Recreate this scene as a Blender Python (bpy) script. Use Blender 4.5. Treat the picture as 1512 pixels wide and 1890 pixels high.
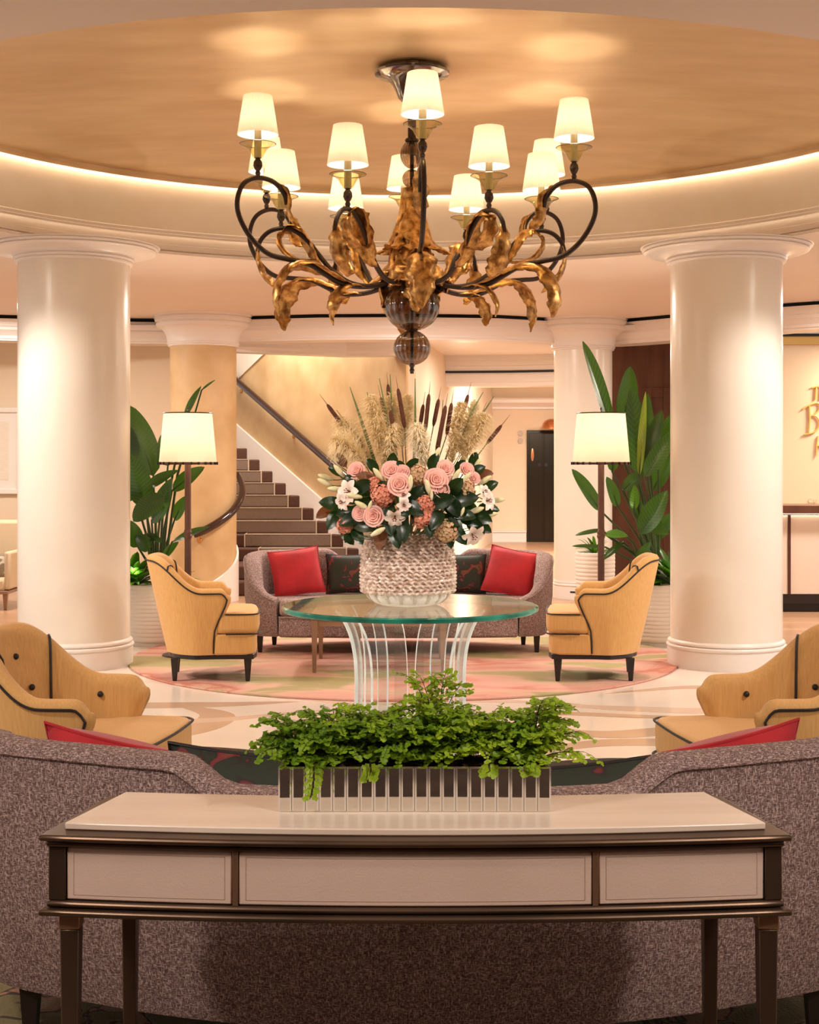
import bpy, math, random
from mathutils import Vector, Matrix
R = math.radians
PI = math.pi
random.seed(7)
scene = bpy.context.scene
for o in list(bpy.data.objects):
    bpy.data.objects.remove(o)
COL = scene.collection

# ------------------------------------------------------------------ camera, world, exposure
FPX, HOR, EYE = 2647.0, 855.0, 1.55          # focal length in pixels of a 1512 x 1890 frame, horizon row, eye height
cam_d = bpy.data.cameras.new('camera')
cam = bpy.data.objects.new('camera', cam_d)
COL.objects.link(cam)
cam.location = (0, 0, EYE)
cam.rotation_euler = (R(90), 0, 0)
cam_d.sensor_fit = 'VERTICAL'
cam_d.sensor_height = 36.0
cam_d.lens = FPX / 1890 * 36.0
cam_d.shift_y = -(945 - HOR) / 1890
cam_d.clip_end = 200
scene.camera = cam
scene.view_settings.view_transform = 'Standard'
scene.view_settings.look = 'None'
scene.view_settings.exposure = 0.87
scene.view_settings.gamma = 1.0
scene.view_settings.use_curve_mapping = False
scene.cycles.max_bounces = 8
scene.cycles.transparent_max_bounces = 16
scene.cycles.transmission_bounces = 8
scene.cycles.sample_clamp_indirect = 6.0

world = bpy.data.worlds.new('world')
scene.world = world
world.use_nodes = True
world.node_tree.nodes['Background'].inputs[0].default_value = (1.0, 0.885, 0.80, 1)
world.node_tree.nodes['Background'].inputs[1].default_value = 0.5

WARM = (1.0, 0.83, 0.65)
WARM2 = (1.0, 0.885, 0.79)

def light(kind, name, loc, energy, color=WARM, size=0.1, rot=(0, 0, 0), spot=None, blend=0.6):
    d = bpy.data.lights.new(name, kind)
    d.energy = energy
    d.color = color
    if kind == 'AREA':
        d.shape = 'DISK'
        d.size = size
    else:
        d.shadow_soft_size = size
    if kind == 'SPOT':
        d.spot_size = R(spot)
        d.spot_blend = blend
    o = bpy.data.objects.new(name, d)
    o.location = loc
    o.rotation_euler = rot
    COL.objects.link(o)
    return o

def aim(o, target):
    v = Vector(target) - o.location
    o.rotation_euler = v.to_track_quat('-Z', 'Y').to_euler()

# recessed ceiling spots of the lobby (set in the flat ceiling outside the dome and outside the picture)
SPOTS = [((-1.6, 1.9, 3.2), (-0.5, 3.2, 0.75), 36, 60), ((1.6, 1.9, 3.2), (0.5, 3.2, 0.75), 42, 60),
         ((-3.2, 4.3, 3.2), (-1.3, 5.6, 0.4), 225, 62), ((3.2, 4.3, 3.2), (1.4, 5.6, 0.4), 225, 62),
         ((-4.4, 8.0, 3.2), (-1.0, 8.3, 0.3), 260, 75), ((4.4, 8.0, 3.2), (1.0, 8.3, 0.3), 260, 75),
         ((-3.9, 9.6, 3.2), (-1.3, 11.0, 0.3), 210, 62), ((3.9, 9.6, 3.2), (1.3, 11.0, 0.3), 210, 62),
         ((0.0, 12.9, 3.2), (0.0, 11.6, 0.3), 190, 85),
         ((-1.5, 4.9, 3.2), (-0.1, 7.7, 1.38), 230, 30), ((1.5, 4.9, 3.2), (0.1, 7.7, 1.38), 230, 30)]
for i, (l, t, e, a) in enumerate(SPOTS):
    s = light('SPOT', 'ceiling_spot', l, e, WARM2, 0.11, spot=a, blend=0.7)
    aim(s, t)
for x in (-3.4, 3.5):                                       # added fill discs grazing the two big columns, no fixtures behind them
    light('AREA', 'aisle_fill', (x * 1.25, 8.6, 3.17), 30, WARM2, 0.5)
light('AREA', 'aisle_fill', (0, 14.2, 3.17), 70, WARM2, 1.0)  # added overhead fill behind the far group, no fixture
for x in (-2.0, 2.0):
    light('AREA', 'aisle_fill', (x, 1.1, 3.17), 46, WARM2, 0.5)  # added fill over the console and the near sofa
light('AREA', 'aisle_fill', (-4.2, 14.8, 3.17), 60, WARM2, 0.6)  # added fill for the rear left corner
light('AREA', 'aisle_fill', (4.9, 14.0, 3.17), 90, WARM2, 0.6)  # added fill in front of the reception desk
light('AREA', 'sign_fill', (5.5, 15.75, 2.9), 45, WARM, 0.5)  # extra disc added to brighten the sign wall
light('AREA', 'stair_fill', (-1.9, 18.6, 4.4), 85, WARM2, 0.8)  # unseen disc added to brighten stairs and plaster wall
light('AREA', 'lift_lobby_fill', (2.7, 22.4, 3.3), 300, WARM2, 1.0)  # unseen fill added to brighten the lift lobby
light('AREA', 'lift_lobby_fill', (1.4, 18.3, 2.99), 30, WARM2, 0.5)  # second added fill, just under the rear ceiling

# ------------------------------------------------------------------ helpers
def P(px, py, d):
    """photo pixel at depth d -> world point"""
    return Vector(((px - 756.0) * d / FPX, d, EYE - (py - HOR) * d / FPX))

def floor_d(py, z=0.0):
    return FPX * (EYE - z) / (py - HOR)

def cr(pts, n):
    """Catmull-Rom through pts, n samples per span"""
    pts = [Vector(p) for p in pts]
    ext = [pts[0] * 2 - pts[1]] + pts + [pts[-1] * 2 - pts[-2]]
    out = []
    for i in range(1, len(ext) - 2):
        p0, p1, p2, p3 = ext[i - 1:i + 3]
        for k in range(n):
            t = k / n
            out.append(0.5 * ((2 * p1) + (p2 - p0) * t + (2 * p0 - 5 * p1 + 4 * p2 - p3) * t * t + (3 * p1 - p0 - 3 * p2 + p3) * t ** 3))
    out.append(pts[-1])
    return out

def lerp(a, b, t):
    return a + (b - a) * t

def sstep(a, b, x):
    t = max(0.0, min(1.0, (x - a) / (b - a)))
    return t * t * (3 - 2 * t)

def table(xs, ys, x):
    if x <= xs[0]:
        return ys[0]
    for i in range(1, len(xs)):
        if x <= xs[i]:
            return lerp(ys[i - 1], ys[i], (x - xs[i - 1]) / (xs[i] - xs[i - 1]))
    return ys[-1]

class MB:
    def __init__(s):
        s.v, s.f, s.uv, s.m = [], [], {}, []
    def quad(s, *idx, mat=0):
        s.f.append(tuple(idx)); s.m.append(mat)
    def box(s, c, size, rotz=0.0, taper=1.0, mat=0):
        hx, hy, hz = size[0] / 2, size[1] / 2, size[2] / 2
        b = len(s.v)
        ca, sa = math.cos(rotz), math.sin(rotz)
        for z, k in ((-hz, taper), (hz, 1.0)):
            for x, y in ((-hx, -hy), (hx, -hy), (hx, hy), (-hx, hy)):
                x *= k; y *= k
                s.v.append((c[0] + x * ca - y * sa, c[1] + x * sa + y * ca, c[2] + z))
        for q in ((3, 2, 1, 0), (4, 5, 6, 7), (0, 1, 5, 4), (1, 2, 6, 5), (2, 3, 7, 6), (3, 0, 4, 7)):
            s.quad(*[b + i for i in q], mat=mat)
        return s
    def grid(s, rows, closeu=False, closev=False, uv=False, mat=0):
        """rows: list of rows of points; u runs inside a row, v over rows"""
        b = len(s.v)
        nv, nu = len(rows), len(rows[0])
        for r in rows:
            s.v.extend([tuple(p) for p in r])
        for j in range(nv if closev else nv - 1):
            j2 = (j + 1) % nv
            for i in range(nu if closeu else nu - 1):
                i2 = (i + 1) % nu
                if uv:
                    s.uv[len(s.f)] = [(i / (nu - 1), j / (nv - 1)), (i2 / (nu - 1), j / (nv - 1)), (i2 / (nu - 1), j2 / (nv - 1)), (i / (nu - 1), j2 / (nv - 1))]
                s.quad(b + j * nu + i, b + j * nu + i2, b + j2 * nu + i2, b + j2 * nu + i, mat=mat)
        return b
    def tube(s, path, r, n=8, caps=True, flat=1.0, closed=False, mat=0):
        path = [Vector(p) for p in path]
        m = len(path)
        rows = []
        up = None
        for i, p in enumerate(path):
            if closed:
                t = path[(i + 1) % m] - path[i - 1]
            else:
                t = path[min(i + 1, m - 1)] - path[max(i - 1, 0)]
            if t.length < 1e-9:
                t = Vector((0, 0, 1))
            t.normalize()
            if up is None:
                up = Vector((0, 0, 1)) if abs(t.z) < 0.9 else Vector((0, 1, 0))
            a = t.cross(up)
            if a.length < 1e-6:
                a = t.orthogonal()
            a.normalize()
            b2 = a.cross(t)
            up = b2
            rr = r[i] if isinstance(r, (list, tuple)) else r
            rows.append([p + a * (math.cos(2 * PI * k / n) * rr) + b2 * (math.sin(2 * PI * k / n) * rr * flat) for k in range(n)])
        b = s.grid(rows, closeu=True, closev=closed, mat=mat)
        if caps and not closed:
            s.f.append(tuple(b + k for k in reversed(range(n)))); s.m.append(mat)
            s.f.append(tuple(b + (m - 1) * n + k for k in range(n))); s.m.append(mat)
        return s
    def lathe(s, prof, n=32, c=(0, 0, 0), a0=0.0, a1=2 * PI, ripple=None, mat=0):
        closed = abs(a1 - a0 - 2 * PI) < 1e-6
        k = n if closed else n + 1
        rows = []
        for r, z in prof:
            row = []
            for i in range(k):
                a = a0 + (a1 - a0) * i / n
                rr = r * (ripple(a, z) if ripple else 1.0)
                row.append((c[0] + rr * math.cos(a), c[1] + rr * math.sin(a), c[2] + z))
            rows.append(row)
        s.grid(rows, closeu=closed, mat=mat)
        return s
    def ball(s, c, rx, ry=None, rz=None, nu=14, nv=9, rot=None, mat=0):
        ry = rx if ry is None else ry
        rz = rx if rz is None else rz
        rows = []
        for j in range(nv + 1):
            t = PI * j / nv
            row = []
            for i in range(nu):
                a = 2 * PI * i / nu
                p = Vector((rx * math.sin(t) * math.cos(a), ry * math.sin(t) * math.sin(a), -rz * math.cos(t)))
                if rot is not None:
                    p = rot @ p
                row.append(p + Vector(c))
            rows.append(row)
        s.grid(rows, closeu=True, mat=mat)
        return s
    def prism(s, poly, z0, z1, mat=0):
        n = len(poly)
        b = len(s.v)
        for z in (z0, z1):
            s.v.extend([(p[0], p[1], z) for p in poly])
        s.f.append(tuple(b + i for i in reversed(range(n)))); s.m.append(mat)
        s.f.append(tuple(b + n + i for i in range(n))); s.m.append(mat)
        for i in range(n):
            j = (i + 1) % n
            s.quad(b + i, b + j, b + n + j, b + n + i, mat=mat)
        return s
    def build(s, name, mat, parent=None, smooth=False, angle=40, label=None, bevel=0.0, seg=2, subd=0, kind=None):
        me = bpy.data.meshes.new(name)
        me.from_pydata([tuple(v) for v in s.v], [], s.f)
        mats = mat if isinstance(mat, (list, tuple)) else [mat]
        for m_ in mats:
            me.materials.append(M[m_])
        if len(mats) > 1:
            for p, k in zip(me.polygons, s.m):
                p.material_index = k
        if s.uv:
            ul = me.uv_layers.new(name='UVMap')
            for fi, uvs in s.uv.items():
                for li, c in zip(me.polygons[fi].loop_indices, uvs):
                    ul.data[li].uv = c
        me.validate()
        if smooth:
            for p in me.polygons:
                p.use_smooth = True
            if angle < 180:
                me.set_sharp_from_angle(angle=R(angle))
        o = bpy.data.objects.new(name, me)
        COL.objects.link(o)
        if parent is not None:
            o.parent = parent
        if label:
            o['label'] = label
        if kind:
            o['kind'] = kind
        if bevel:
            b = o.modifiers.new('bevel', 'BEVEL')
            b.width = bevel; b.segments = seg; b.limit_method = 'ANGLE'; b.angle_limit = R(35)
            for p in me.polygons:
                p.use_smooth = True
            me.set_sharp_from_angle(angle=R(50))
        if subd:
            b = o.modifiers.new('subd', 'SUBSURF')
            b.levels = subd; b.render_levels = subd
        return o

def tag(o, label=None, cat=None, group=None, kind=None):
    if label: o['label'] = label
    if cat: o['category'] = cat
    if group: o['group'] = group
    if kind: o['kind'] = kind
    return o

def thing(name, label, cat, loc=(0, 0, 0), rz=0.0, group=None):
    o = bpy.data.objects.new(name, None)
    o.empty_display_size = 0.1
    COL.objects.link(o)
    o.location = loc
    o.rotation_euler = (0, 0, rz)
    return tag(o, label, cat, group)

def copy_tree(src, parent=None):
    c = src.copy()
    COL.objects.link(c)
    if parent is not None:
        c.parent = parent
    for ch in list(src.children):
        copy_tree(ch, c)
    return c

# ------------------------------------------------------------------ materials
M = {}
def mat(name, col, rough=0.5, col2=None, scale=8.0, detail=4.0, stretch=(1, 1, 1), metal=0.0, bump=0.0, bscale=None,
        spec=0.5, trans=0.0, ior=1.45, sheen=0.0, coat=0.0, lo=0.35, hi=0.65, subs=0.0):
    m = bpy.data.materials.new(name)
    m.use_nodes = True
    nt = m.node_tree
    b = nt.nodes['Principled BSDF']
    b.inputs['Base Color'].default_value = (*col, 1)
    b.inputs['Roughness'].default_value = rough
    b.inputs['Metallic'].default_value = metal
    b.inputs['Specular IOR Level'].default_value = spec
    b.inputs['Transmission Weight'].default_value = trans
    b.inputs['IOR'].default_value = ior
    b.inputs['Sheen Weight'].default_value = sheen
    b.inputs['Coat Weight'].default_value = coat
    if col2 is not None or bump:
        tc = nt.nodes.new('ShaderNodeTexCoord')
        mp = nt.nodes.new('ShaderNodeMapping')
        mp.inputs['Scale'].default_value = stretch
        nt.links.new(tc.outputs['Object'], mp.inputs['Vector'])
        nz = nt.nodes.new('ShaderNodeTexNoise')
        nz.inputs['Scale'].default_value = scale
        nz.inputs['Detail'].default_value = detail
        nt.links.new(mp.outputs['Vector'], nz.inputs['Vector'])
        if col2 is not None:
            rp = nt.nodes.new('ShaderNodeValToRGB')
            rp.color_ramp.elements[0].position = lo
            rp.color_ramp.elements[1].position = hi
            rp.color_ramp.elements[0].color = (*col, 1)
            rp.color_ramp.elements[1].color = (*col2, 1)
            nt.links.new(nz.outputs['Fac'], rp.inputs['Fac'])
            nt.links.new(rp.outputs['Color'], b.inputs['Base Color'])
        if bump:
            n2 = nz
            if bscale:
                n2 = nt.nodes.new('ShaderNodeTexNoise')
                n2.inputs['Scale'].default_value = bscale
                nt.links.new(mp.outputs['Vector'], n2.inputs['Vector'])
            bp = nt.nodes.new('ShaderNodeBump')
            bp.inputs['Strength'].default_value = bump
            bp.inputs['Distance'].default_value = 0.01
            nt.links.new(n2.outputs['Fac'], bp.inputs['Height'])
            nt.links.new(bp.outputs['Normal'], b.inputs['Normal'])
    M[name] = m
    return m

def thin_glass(name, tint, rough=0.02, ior=1.5):
    m = bpy.data.materials.new(name)
    m.use_nodes = True
    nt = m.node_tree
    nt.nodes.remove(nt.nodes['Principled BSDF'])
    out = nt.nodes['Material Output']
    tr = nt.nodes.new('ShaderNodeBsdfTransparent'); tr.inputs[0].default_value = (*tint, 1)
    gl = nt.nodes.new('ShaderNodeBsdfGlossy'); gl.inputs['Roughness'].default_value = rough
    lw = nt.nodes.new('ShaderNodeLayerWeight'); lw.inputs[0].default_value = 0.5
    pw = nt.nodes.new('ShaderNodeMath'); pw.operation = 'POWER'; pw.inputs[1].default_value = 4.0 if ior < 2 else 1.7
    nt.links.new(lw.outputs['Facing'], pw.inputs[0])
    fr = nt.nodes.new('ShaderNodeMath'); fr.operation = 'MULTIPLY_ADD'; fr.inputs[1].default_value = 0.75; fr.inputs[2].default_value = 0.045
    nt.links.new(pw.outputs[0], fr.inputs[0])
    mx = nt.nodes.new('ShaderNodeMixShader')
    nt.links.new(fr.outputs[0], mx.inputs[0]); nt.links.new(tr.outputs[0], mx.inputs[1]); nt.links.new(gl.outputs[0], mx.inputs[2])
    nt.links.new(mx.outputs[0], out.inputs[0])
    M[name] = m

def shade_mat(name, col, tcol, emit=0.0):
    m = bpy.data.materials.new(name)
    m.use_nodes = True
    nt = m.node_tree
    nt.nodes.remove(nt.nodes['Principled BSDF'])
    out = nt.nodes['Material Output']
    d = nt.nodes.new('ShaderNodeBsdfDiffuse'); d.inputs[0].default_value = (*col, 1)
    t = nt.nodes.new('ShaderNodeBsdfTranslucent'); t.inputs[0].default_value = (*tcol, 1)
    mx = nt.nodes.new('ShaderNodeMixShader'); mx.inputs[0].default_value = 0.68
    nt.links.new(d.outputs[0], mx.inputs[1]); nt.links.new(t.outputs[0], mx.inputs[2])
    nt.links.new(mx.outputs[0], out.inputs[0])
    M[name] = m

def emit_mat(name, col, strength):
    m = bpy.data.materials.new(name)
    m.use_nodes = True
    nt = m.node_tree
    b = nt.nodes['Principled BSDF']
    b.inputs['Base Color'].default_value = (*col, 1)
    b.inputs['Emission Color'].default_value = (*col, 1)
    b.inputs['Emission Strength'].default_value = strength
    M[name] = m

def leaf_mat(name, col, vein, freq=16.0, rough=0.3, trans=(0.12, 0.3, 0.02)):
    """leaf with parallel side veins from its own UV, a little light passing through"""
    m = bpy.data.materials.new(name)
    m.use_nodes = True
    nt = m.node_tree
    b = nt.nodes['Principled BSDF']
    b.inputs['Roughness'].default_value = rough
    tc = nt.nodes.new('ShaderNodeTexCoord')
    sp = nt.nodes.new('ShaderNodeSeparateXYZ')
    nt.links.new(tc.outputs['UV'], sp.inputs[0])
    ab = nt.nodes.new('ShaderNodeMath'); ab.operation = 'SUBTRACT'; ab.inputs[1].default_value = 0.5
    nt.links.new(sp.outputs['X'], ab.inputs[0])
    a2 = nt.nodes.new('ShaderNodeMath'); a2.operation = 'ABSOLUTE'
    nt.links.new(ab.outputs[0], a2.inputs[0])
    ml = nt.nodes.new('ShaderNodeMath'); ml.operation = 'MULTIPLY_ADD'; ml.inputs[1].default_value = -0.25
    nt.links.new(a2.outputs[0], ml.inputs[0]); nt.links.new(sp.outputs['Y'], ml.inputs[2])
    m3 = nt.nodes.new('ShaderNodeMath'); m3.operation = 'MULTIPLY'; m3.inputs[1].default_value = freq * 6.28
    nt.links.new(ml.outputs[0], m3.inputs[0])
    sn = nt.nodes.new('ShaderNodeMath'); sn.operation = 'SINE'
    nt.links.new(m3.outputs[0], sn.inputs[0])
    rp = nt.nodes.new('ShaderNodeValToRGB')
    rp.color_ramp.elements[0].position = 0.3; rp.color_ramp.elements[1].position = 1.0
    rp.color_ramp.elements[0].color = (*col, 1); rp.color_ramp.elements[1].color = (*vein, 1)
    nt.links.new(sn.outputs[0], rp.inputs[0])
    nt.links.new(rp.outputs[0], b.inputs['Base Color'])
    t = nt.nodes.new('ShaderNodeBsdfTranslucent'); t.inputs[0].default_value = (*trans, 1)
    mx = nt.nodes.new('ShaderNodeMixShader'); mx.inputs[0].default_value = 0.25
    nt.links.new(b.outputs[0], mx.inputs[1]); nt.links.new(t.outputs[0], mx.inputs[2])
    nt.links.new(mx.outputs[0], nt.nodes['Material Output'].inputs[0])
    M[name] = m

def multi_noise(name, stops, scale, rough=0.9, detail=3.0, stretch=(1, 1, 1), bump=0.0, bscale=200, sheen=0.0, distort=0.0, coord='Object'):
    m = bpy.data.materials.new(name)
    m.use_nodes = True
    nt = m.node_tree
    b = nt.nodes['Principled BSDF']
    b.inputs['Roughness'].default_value = rough
    b.inputs['Sheen Weight'].default_value = sheen
    tc = nt.nodes.new('ShaderNodeTexCoord')
    mp = nt.nodes.new('ShaderNodeMapping'); mp.inputs['Scale'].default_value = stretch
    nt.links.new(tc.outputs[coord], mp.inputs['Vector'])
    nz = nt.nodes.new('ShaderNodeTexNoise')
    nz.inputs['Scale'].default_value = scale; nz.inputs['Detail'].default_value = detail; nz.inputs['Distortion'].default_value = distort
    nt.links.new(mp.outputs['Vector'], nz.inputs['Vector'])
    rp = nt.nodes.new('ShaderNodeValToRGB')
    e = rp.color_ramp.elements
    while len(e) < len(stops):
        e.new(0.5)
    for k, (p, c) in enumerate(stops):
        e[k].position = p; e[k].color = (*c, 1)
    nt.links.new(nz.outputs['Fac'], rp.inputs[0])
    nt.links.new(rp.outputs[0], b.inputs['Base Color'])
    if bump:
        n2 = nt.nodes.new('ShaderNodeTexNoise'); n2.inputs['Scale'].default_value = bscale
        nt.links.new(mp.outputs['Vector'], n2.inputs['Vector'])
        bp = nt.nodes.new('ShaderNodeBump'); bp.inputs['Strength'].default_value = bump; bp.inputs['Distance'].default_value = 0.01
        nt.links.new(n2.outputs['Fac'], bp.inputs['Height']); nt.links.new(bp.outputs[0], b.inputs['Normal'])
    M[name] = m

def fern_mat(name, c1, c2):
    mat(name, c1, 0.45, c2, 14, lo=0.3, hi=0.7)
    nt = M[name].node_tree
    b = nt.nodes['Principled BSDF']
    t = nt.nodes.new('ShaderNodeBsdfTranslucent'); t.inputs[0].default_value = (c2[0] * 1.3, c2[1] * 1.3, c2[2], 1)
    mx = nt.nodes.new('ShaderNodeMixShader'); mx.inputs[0].default_value = 0.35
    nt.links.new(b.outputs[0], mx.inputs[1]); nt.links.new(t.outputs[0], mx.inputs[2])
    nt.links.new(mx.outputs[0], nt.nodes['Material Output'].inputs[0])

def weave_mat(name, c0, c1, c2):
    m = bpy.data.materials.new(name); m.use_nodes = True
    nt = m.node_tree; b = nt.nodes['Principled BSDF']; b.inputs['Roughness'].default_value = 0.9
    tc = nt.nodes.new('ShaderNodeTexCoord')
    outs = []
    for sc in ((330, 330, 80), (100, 100, 420)):
        mp = nt.nodes.new('ShaderNodeMapping'); mp.inputs['Scale'].default_value = sc
        nt.links.new(tc.outputs['Object'], mp.inputs['Vector'])
        nz = nt.nodes.new('ShaderNodeTexNoise'); nz.inputs['Scale'].default_value = 1.0; nz.inputs['Detail'].default_value = 1.5
        nt.links.new(mp.outputs['Vector'], nz.inputs['Vector'])
        outs.append(nz)
    mx = nt.nodes.new('ShaderNodeMath'); mx.operation = 'MAXIMUM'
    nt.links.new(outs[0].outputs['Fac'], mx.inputs[0]); nt.links.new(outs[1].outputs['Fac'], mx.inputs[1])
    rp = nt.nodes.new('ShaderNodeValToRGB'); e = rp.color_ramp.elements
    e.new(0.5)
    for k, (p, c) in enumerate(((0.43, c0), (0.56, c1), (0.70, c2))):
        e[k].position = p; e[k].color = (*c, 1)
    nt.links.new(mx.outputs[0], rp.inputs[0]); nt.links.new(rp.outputs[0], b.inputs['Base Color'])
    bp = nt.nodes.new('ShaderNodeBump'); bp.inputs['Strength'].default_value = 0.35; bp.inputs['Distance'].default_value = 0.004
    nt.links.new(mx.outputs[0], bp.inputs['Height']); nt.links.new(bp.outputs[0], b.inputs['Normal'])
    M[name] = m

mat('column_cream', (0.82, 0.76, 0.66), 0.24, (0.84, 0.785, 0.69), 3)
mat('trim_white', (0.86, 0.80, 0.75), 0.3)
mat('soffit_paint', (0.80, 0.69, 0.60), 0.6, (0.82, 0.72, 0.63), 1.2)
mat('wall_cream', (0.82, 0.68, 0.50), 0.6, (0.84, 0.71, 0.53), 1.5)
mat('wall_white', (0.84, 0.76, 0.64), 0.5)
mat('dome_gold', (0.58, 0.395, 0.20), 0.36, (0.70, 0.52, 0.315), 1.4, 8, (1, 3, 1), metal=0.3, lo=0.3, hi=0.7)
mat('plaster_beige', (0.52, 0.33, 0.145), 0.55, (0.70, 0.49, 0.26), 2.2, 8, lo=0.3, hi=0.7)
mat('cove_plaster', (0.87, 0.80, 0.68), 0.4, (0.89, 0.83, 0.73), 6)
mat('black_slot', (0.012, 0.010, 0.010), 0.6)
mat('marble', (0.83, 0.72, 0.63), 0.13, (0.87, 0.78, 0.70), 1.1, 6)
mat('marble_tan', (0.58, 0.40, 0.29), 0.14, (0.64, 0.46, 0.34), 2)
mat('marble_rose', (0.70, 0.52, 0.41), 0.14, (0.75, 0.58, 0.47), 2)
for k, c in enumerate(((0.44, 0.25, 0.14), (0.52, 0.31, 0.18), (0.48, 0.28, 0.17))):
    mat('oak_plank_%d' % k, c, 0.3, tuple(x * 1.18 for x in c), 3, 5, (1, 9, 1))
mat('yellow_fabric', (0.58, 0.31, 0.095), 0.75, (0.68, 0.395, 0.137), 48, 4, (3.0, 3.0, 0.12), sheen=0.15, bump=0.12, bscale=140, lo=0.25, hi=0.75)
mat('piping_black', (0.018, 0.013, 0.012), 0.5)
mat('dark_wood', (0.020, 0.013, 0.011), 0.3)
weave_mat('sofa_weave', (0.10, 0.055, 0.050), (0.25, 0.160, 0.143), (0.58, 0.44, 0.40))
mat('red_velvet', (0.40, 0.007, 0.014), 0.65, (0.54, 0.012, 0.02), 7, sheen=0.2, bump=0.3, bscale=9)
multi_noise('floral_cushion', [(0.0, (0.014, 0.018, 0.008)), (0.50, (0.020, 0.026, 0.013)), (0.545, (0.02, 0.012, 0.008)), (0.565, (0.16, 0.018, 0.022)), (0.62, (0.20, 0.03, 0.03)), (0.65, (0.16, 0.07, 0.02)), (0.72, (0.03, 0.035, 0.016))], 11, 0.7, 2.0, distort=0.8)
mat('bronze', (0.075, 0.045, 0.028), 0.34, (0.135, 0.082, 0.052), 4, 3, (1, 1, 0.3), metal=0.75)
mat('bronze_light', (0.34, 0.19, 0.11), 0.35, metal=0.75)
mat('leather_cream', (0.61, 0.435, 0.34), 0.5, (0.65, 0.47, 0.375), 5, bump=0.08, bscale=220)
mat('stitch', (0.42, 0.27, 0.19), 0.7)
mat('travertine', (0.69, 0.54, 0.43), 0.25, (0.76, 0.62, 0.505), 3, 5, (0.5, 4, 1))
mat('mirror', (0.92, 0.90, 0.86), 0.03, metal=1.0)
mat('mirror_edge', (0.80, 0.77, 0.72), 0.16, metal=1.0)
mat('soil', (0.035, 0.022, 0.013), 0.95, (0.09, 0.055, 0.03), 60, bump=0.8)
thin_glass('glass_top', (0.95, 0.985, 0.965))
mat('glass_rim', (0.003, 0.10, 0.075), 0.12, (0.02, 0.30, 0.22), 5)
mat('acrylic_edge', (0.88, 0.97, 1.0), 0.05, trans=0.15, coat=0.8)
thin_glass('acrylic_sheet', (0.95, 0.97, 0.97))
mat('acrylic', (0.97, 0.99, 1.0), 0.0, trans=1.0, ior=1.45)
thin_glass('smoke_glass', (0.40, 0.295, 0.20), 0.06, 2.2)
thin_glass('olive_glass', (0.86, 0.82, 0.62), 0.08)
mat('smoke_solid', (0.07, 0.042, 0.026), 0.1, trans=0.3)
mat('iron_brown', (0.050, 0.032, 0.024), 0.36, metal=0.5)
mat('gold_leaf', (0.24, 0.10, 0.025), 0.36, (0.80, 0.48, 0.16), 22, 6, metal=0.85, bump=0.35, bscale=40, lo=0.34, hi=0.66)
shade_mat('shade_ivory', (0.90, 0.86, 0.76), (0.95, 0.91, 0.83))
shade_mat('shade_linen', (0.90, 0.86, 0.78), (0.95, 0.90, 0.82))
emit_mat('cove_led', (1.0, 0.82, 0.62), 7.5)
emit_mat('bulb_glow', (1.0, 0.80, 0.52), 14.0)
mat('walnut', (0.085, 0.030, 0.016), 0.3, (0.14, 0.055, 0.028), 3, 5, (3, 3, 0.35))
mat('lamp_wood', (0.10, 0.045, 0.03), 0.28, (0.16, 0.075, 0.05), 5, 4, (2, 2, 0.4))
mat('lift_metal', (0.05, 0.045, 0.035), 0.22, metal=0.9)
mat('copper', (0.70, 0.32, 0.16), 0.2, metal=1.0)
mat('grey_plate', (0.50, 0.44, 0.37), 0.4)
mat('carpet_taupe', (0.20, 0.135, 0.10), 0.95, (0.25, 0.175, 0.13), 120, bump=0.3)
mat('carpet_brown', (0.085, 0.035, 0.022), 0.95, (0.11, 0.05, 0.032), 120, bump=0.3)
mat('carpet_trim', (0.62, 0.49, 0.36), 0.9)
mat('handrail', (0.040, 0.017, 0.012), 0.16, coat=0.4)
mat('brass', (0.60, 0.34, 0.13), 0.25, metal=1.0)
mat('table_wood', (0.26, 0.14, 0.08), 0.35, (0.32, 0.18, 0.10), 4, 4, (1, 1, 0.3))
multi_noise('rug_pile', [(0.30, (0.34, 0.29, 0.12)), (0.40, (0.36, 0.30, 0.14)), (0.45, (0.58, 0.36, 0.26)), (0.54, (0.60, 0.31, 0.25)), (0.59, (0.50, 0.17, 0.11)), (0.62, (0.60, 0.36, 0.27)), (0.70, (0.36, 0.30, 0.13))], 0.95, 0.95, 5.0, (0.8, 1.6, 1), bump=0.4, bscale=120, distort=0.6)
multi_noise('rug_dark', [(0.40, (0.16, 0.13, 0.05)), (0.50, (0.20, 0.16, 0.07)), (0.515, (0.05, 0.03, 0.018)), (0.53, (0.05, 0.03, 0.018)), (0.55, (0.36, 0.17, 0.11)), (0.66, (0.34, 0.24, 0.15))], 7.0, 0.95, 2.0, bump=0.4, bscale=120, distort=0.6)
mat('pot_white', (0.74, 0.67, 0.58), 0.5)
leaf_mat('leaf_dark', (0.010, 0.035, 0.010), (0.020, 0.060, 0.016), 17)
leaf_mat('leaf_mid', (0.013, 0.050, 0.010), (0.042, 0.110, 0.024), 15)
leaf_mat('leaf_lime', (0.20, 0.30, 0.012), (0.30, 0.42, 0.05), 15, trans=(0.45, 0.6, 0.03))
leaf_mat('leaf_bright', (0.05, 0.17, 0.012), (0.10, 0.27, 0.03), 9, trans=(0.2, 0.5, 0.02))
mat('stem_green', (0.045, 0.085, 0.018), 0.45)
leaf_mat('magnolia_leaf', (0.006, 0.020, 0.006), (0.010, 0.032, 0.009), 6, rough=0.28, trans=(0.04, 0.12, 0.01))
leaf_mat('magnolia_under', (0.16, 0.055, 0.016), (0.20, 0.075, 0.024), 6, rough=0.5, trans=(0.3, 0.1, 0.02))
fern_mat('fern_leaf', (0.17, 0.31, 0.012), (0.40, 0.54, 0.03))
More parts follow.
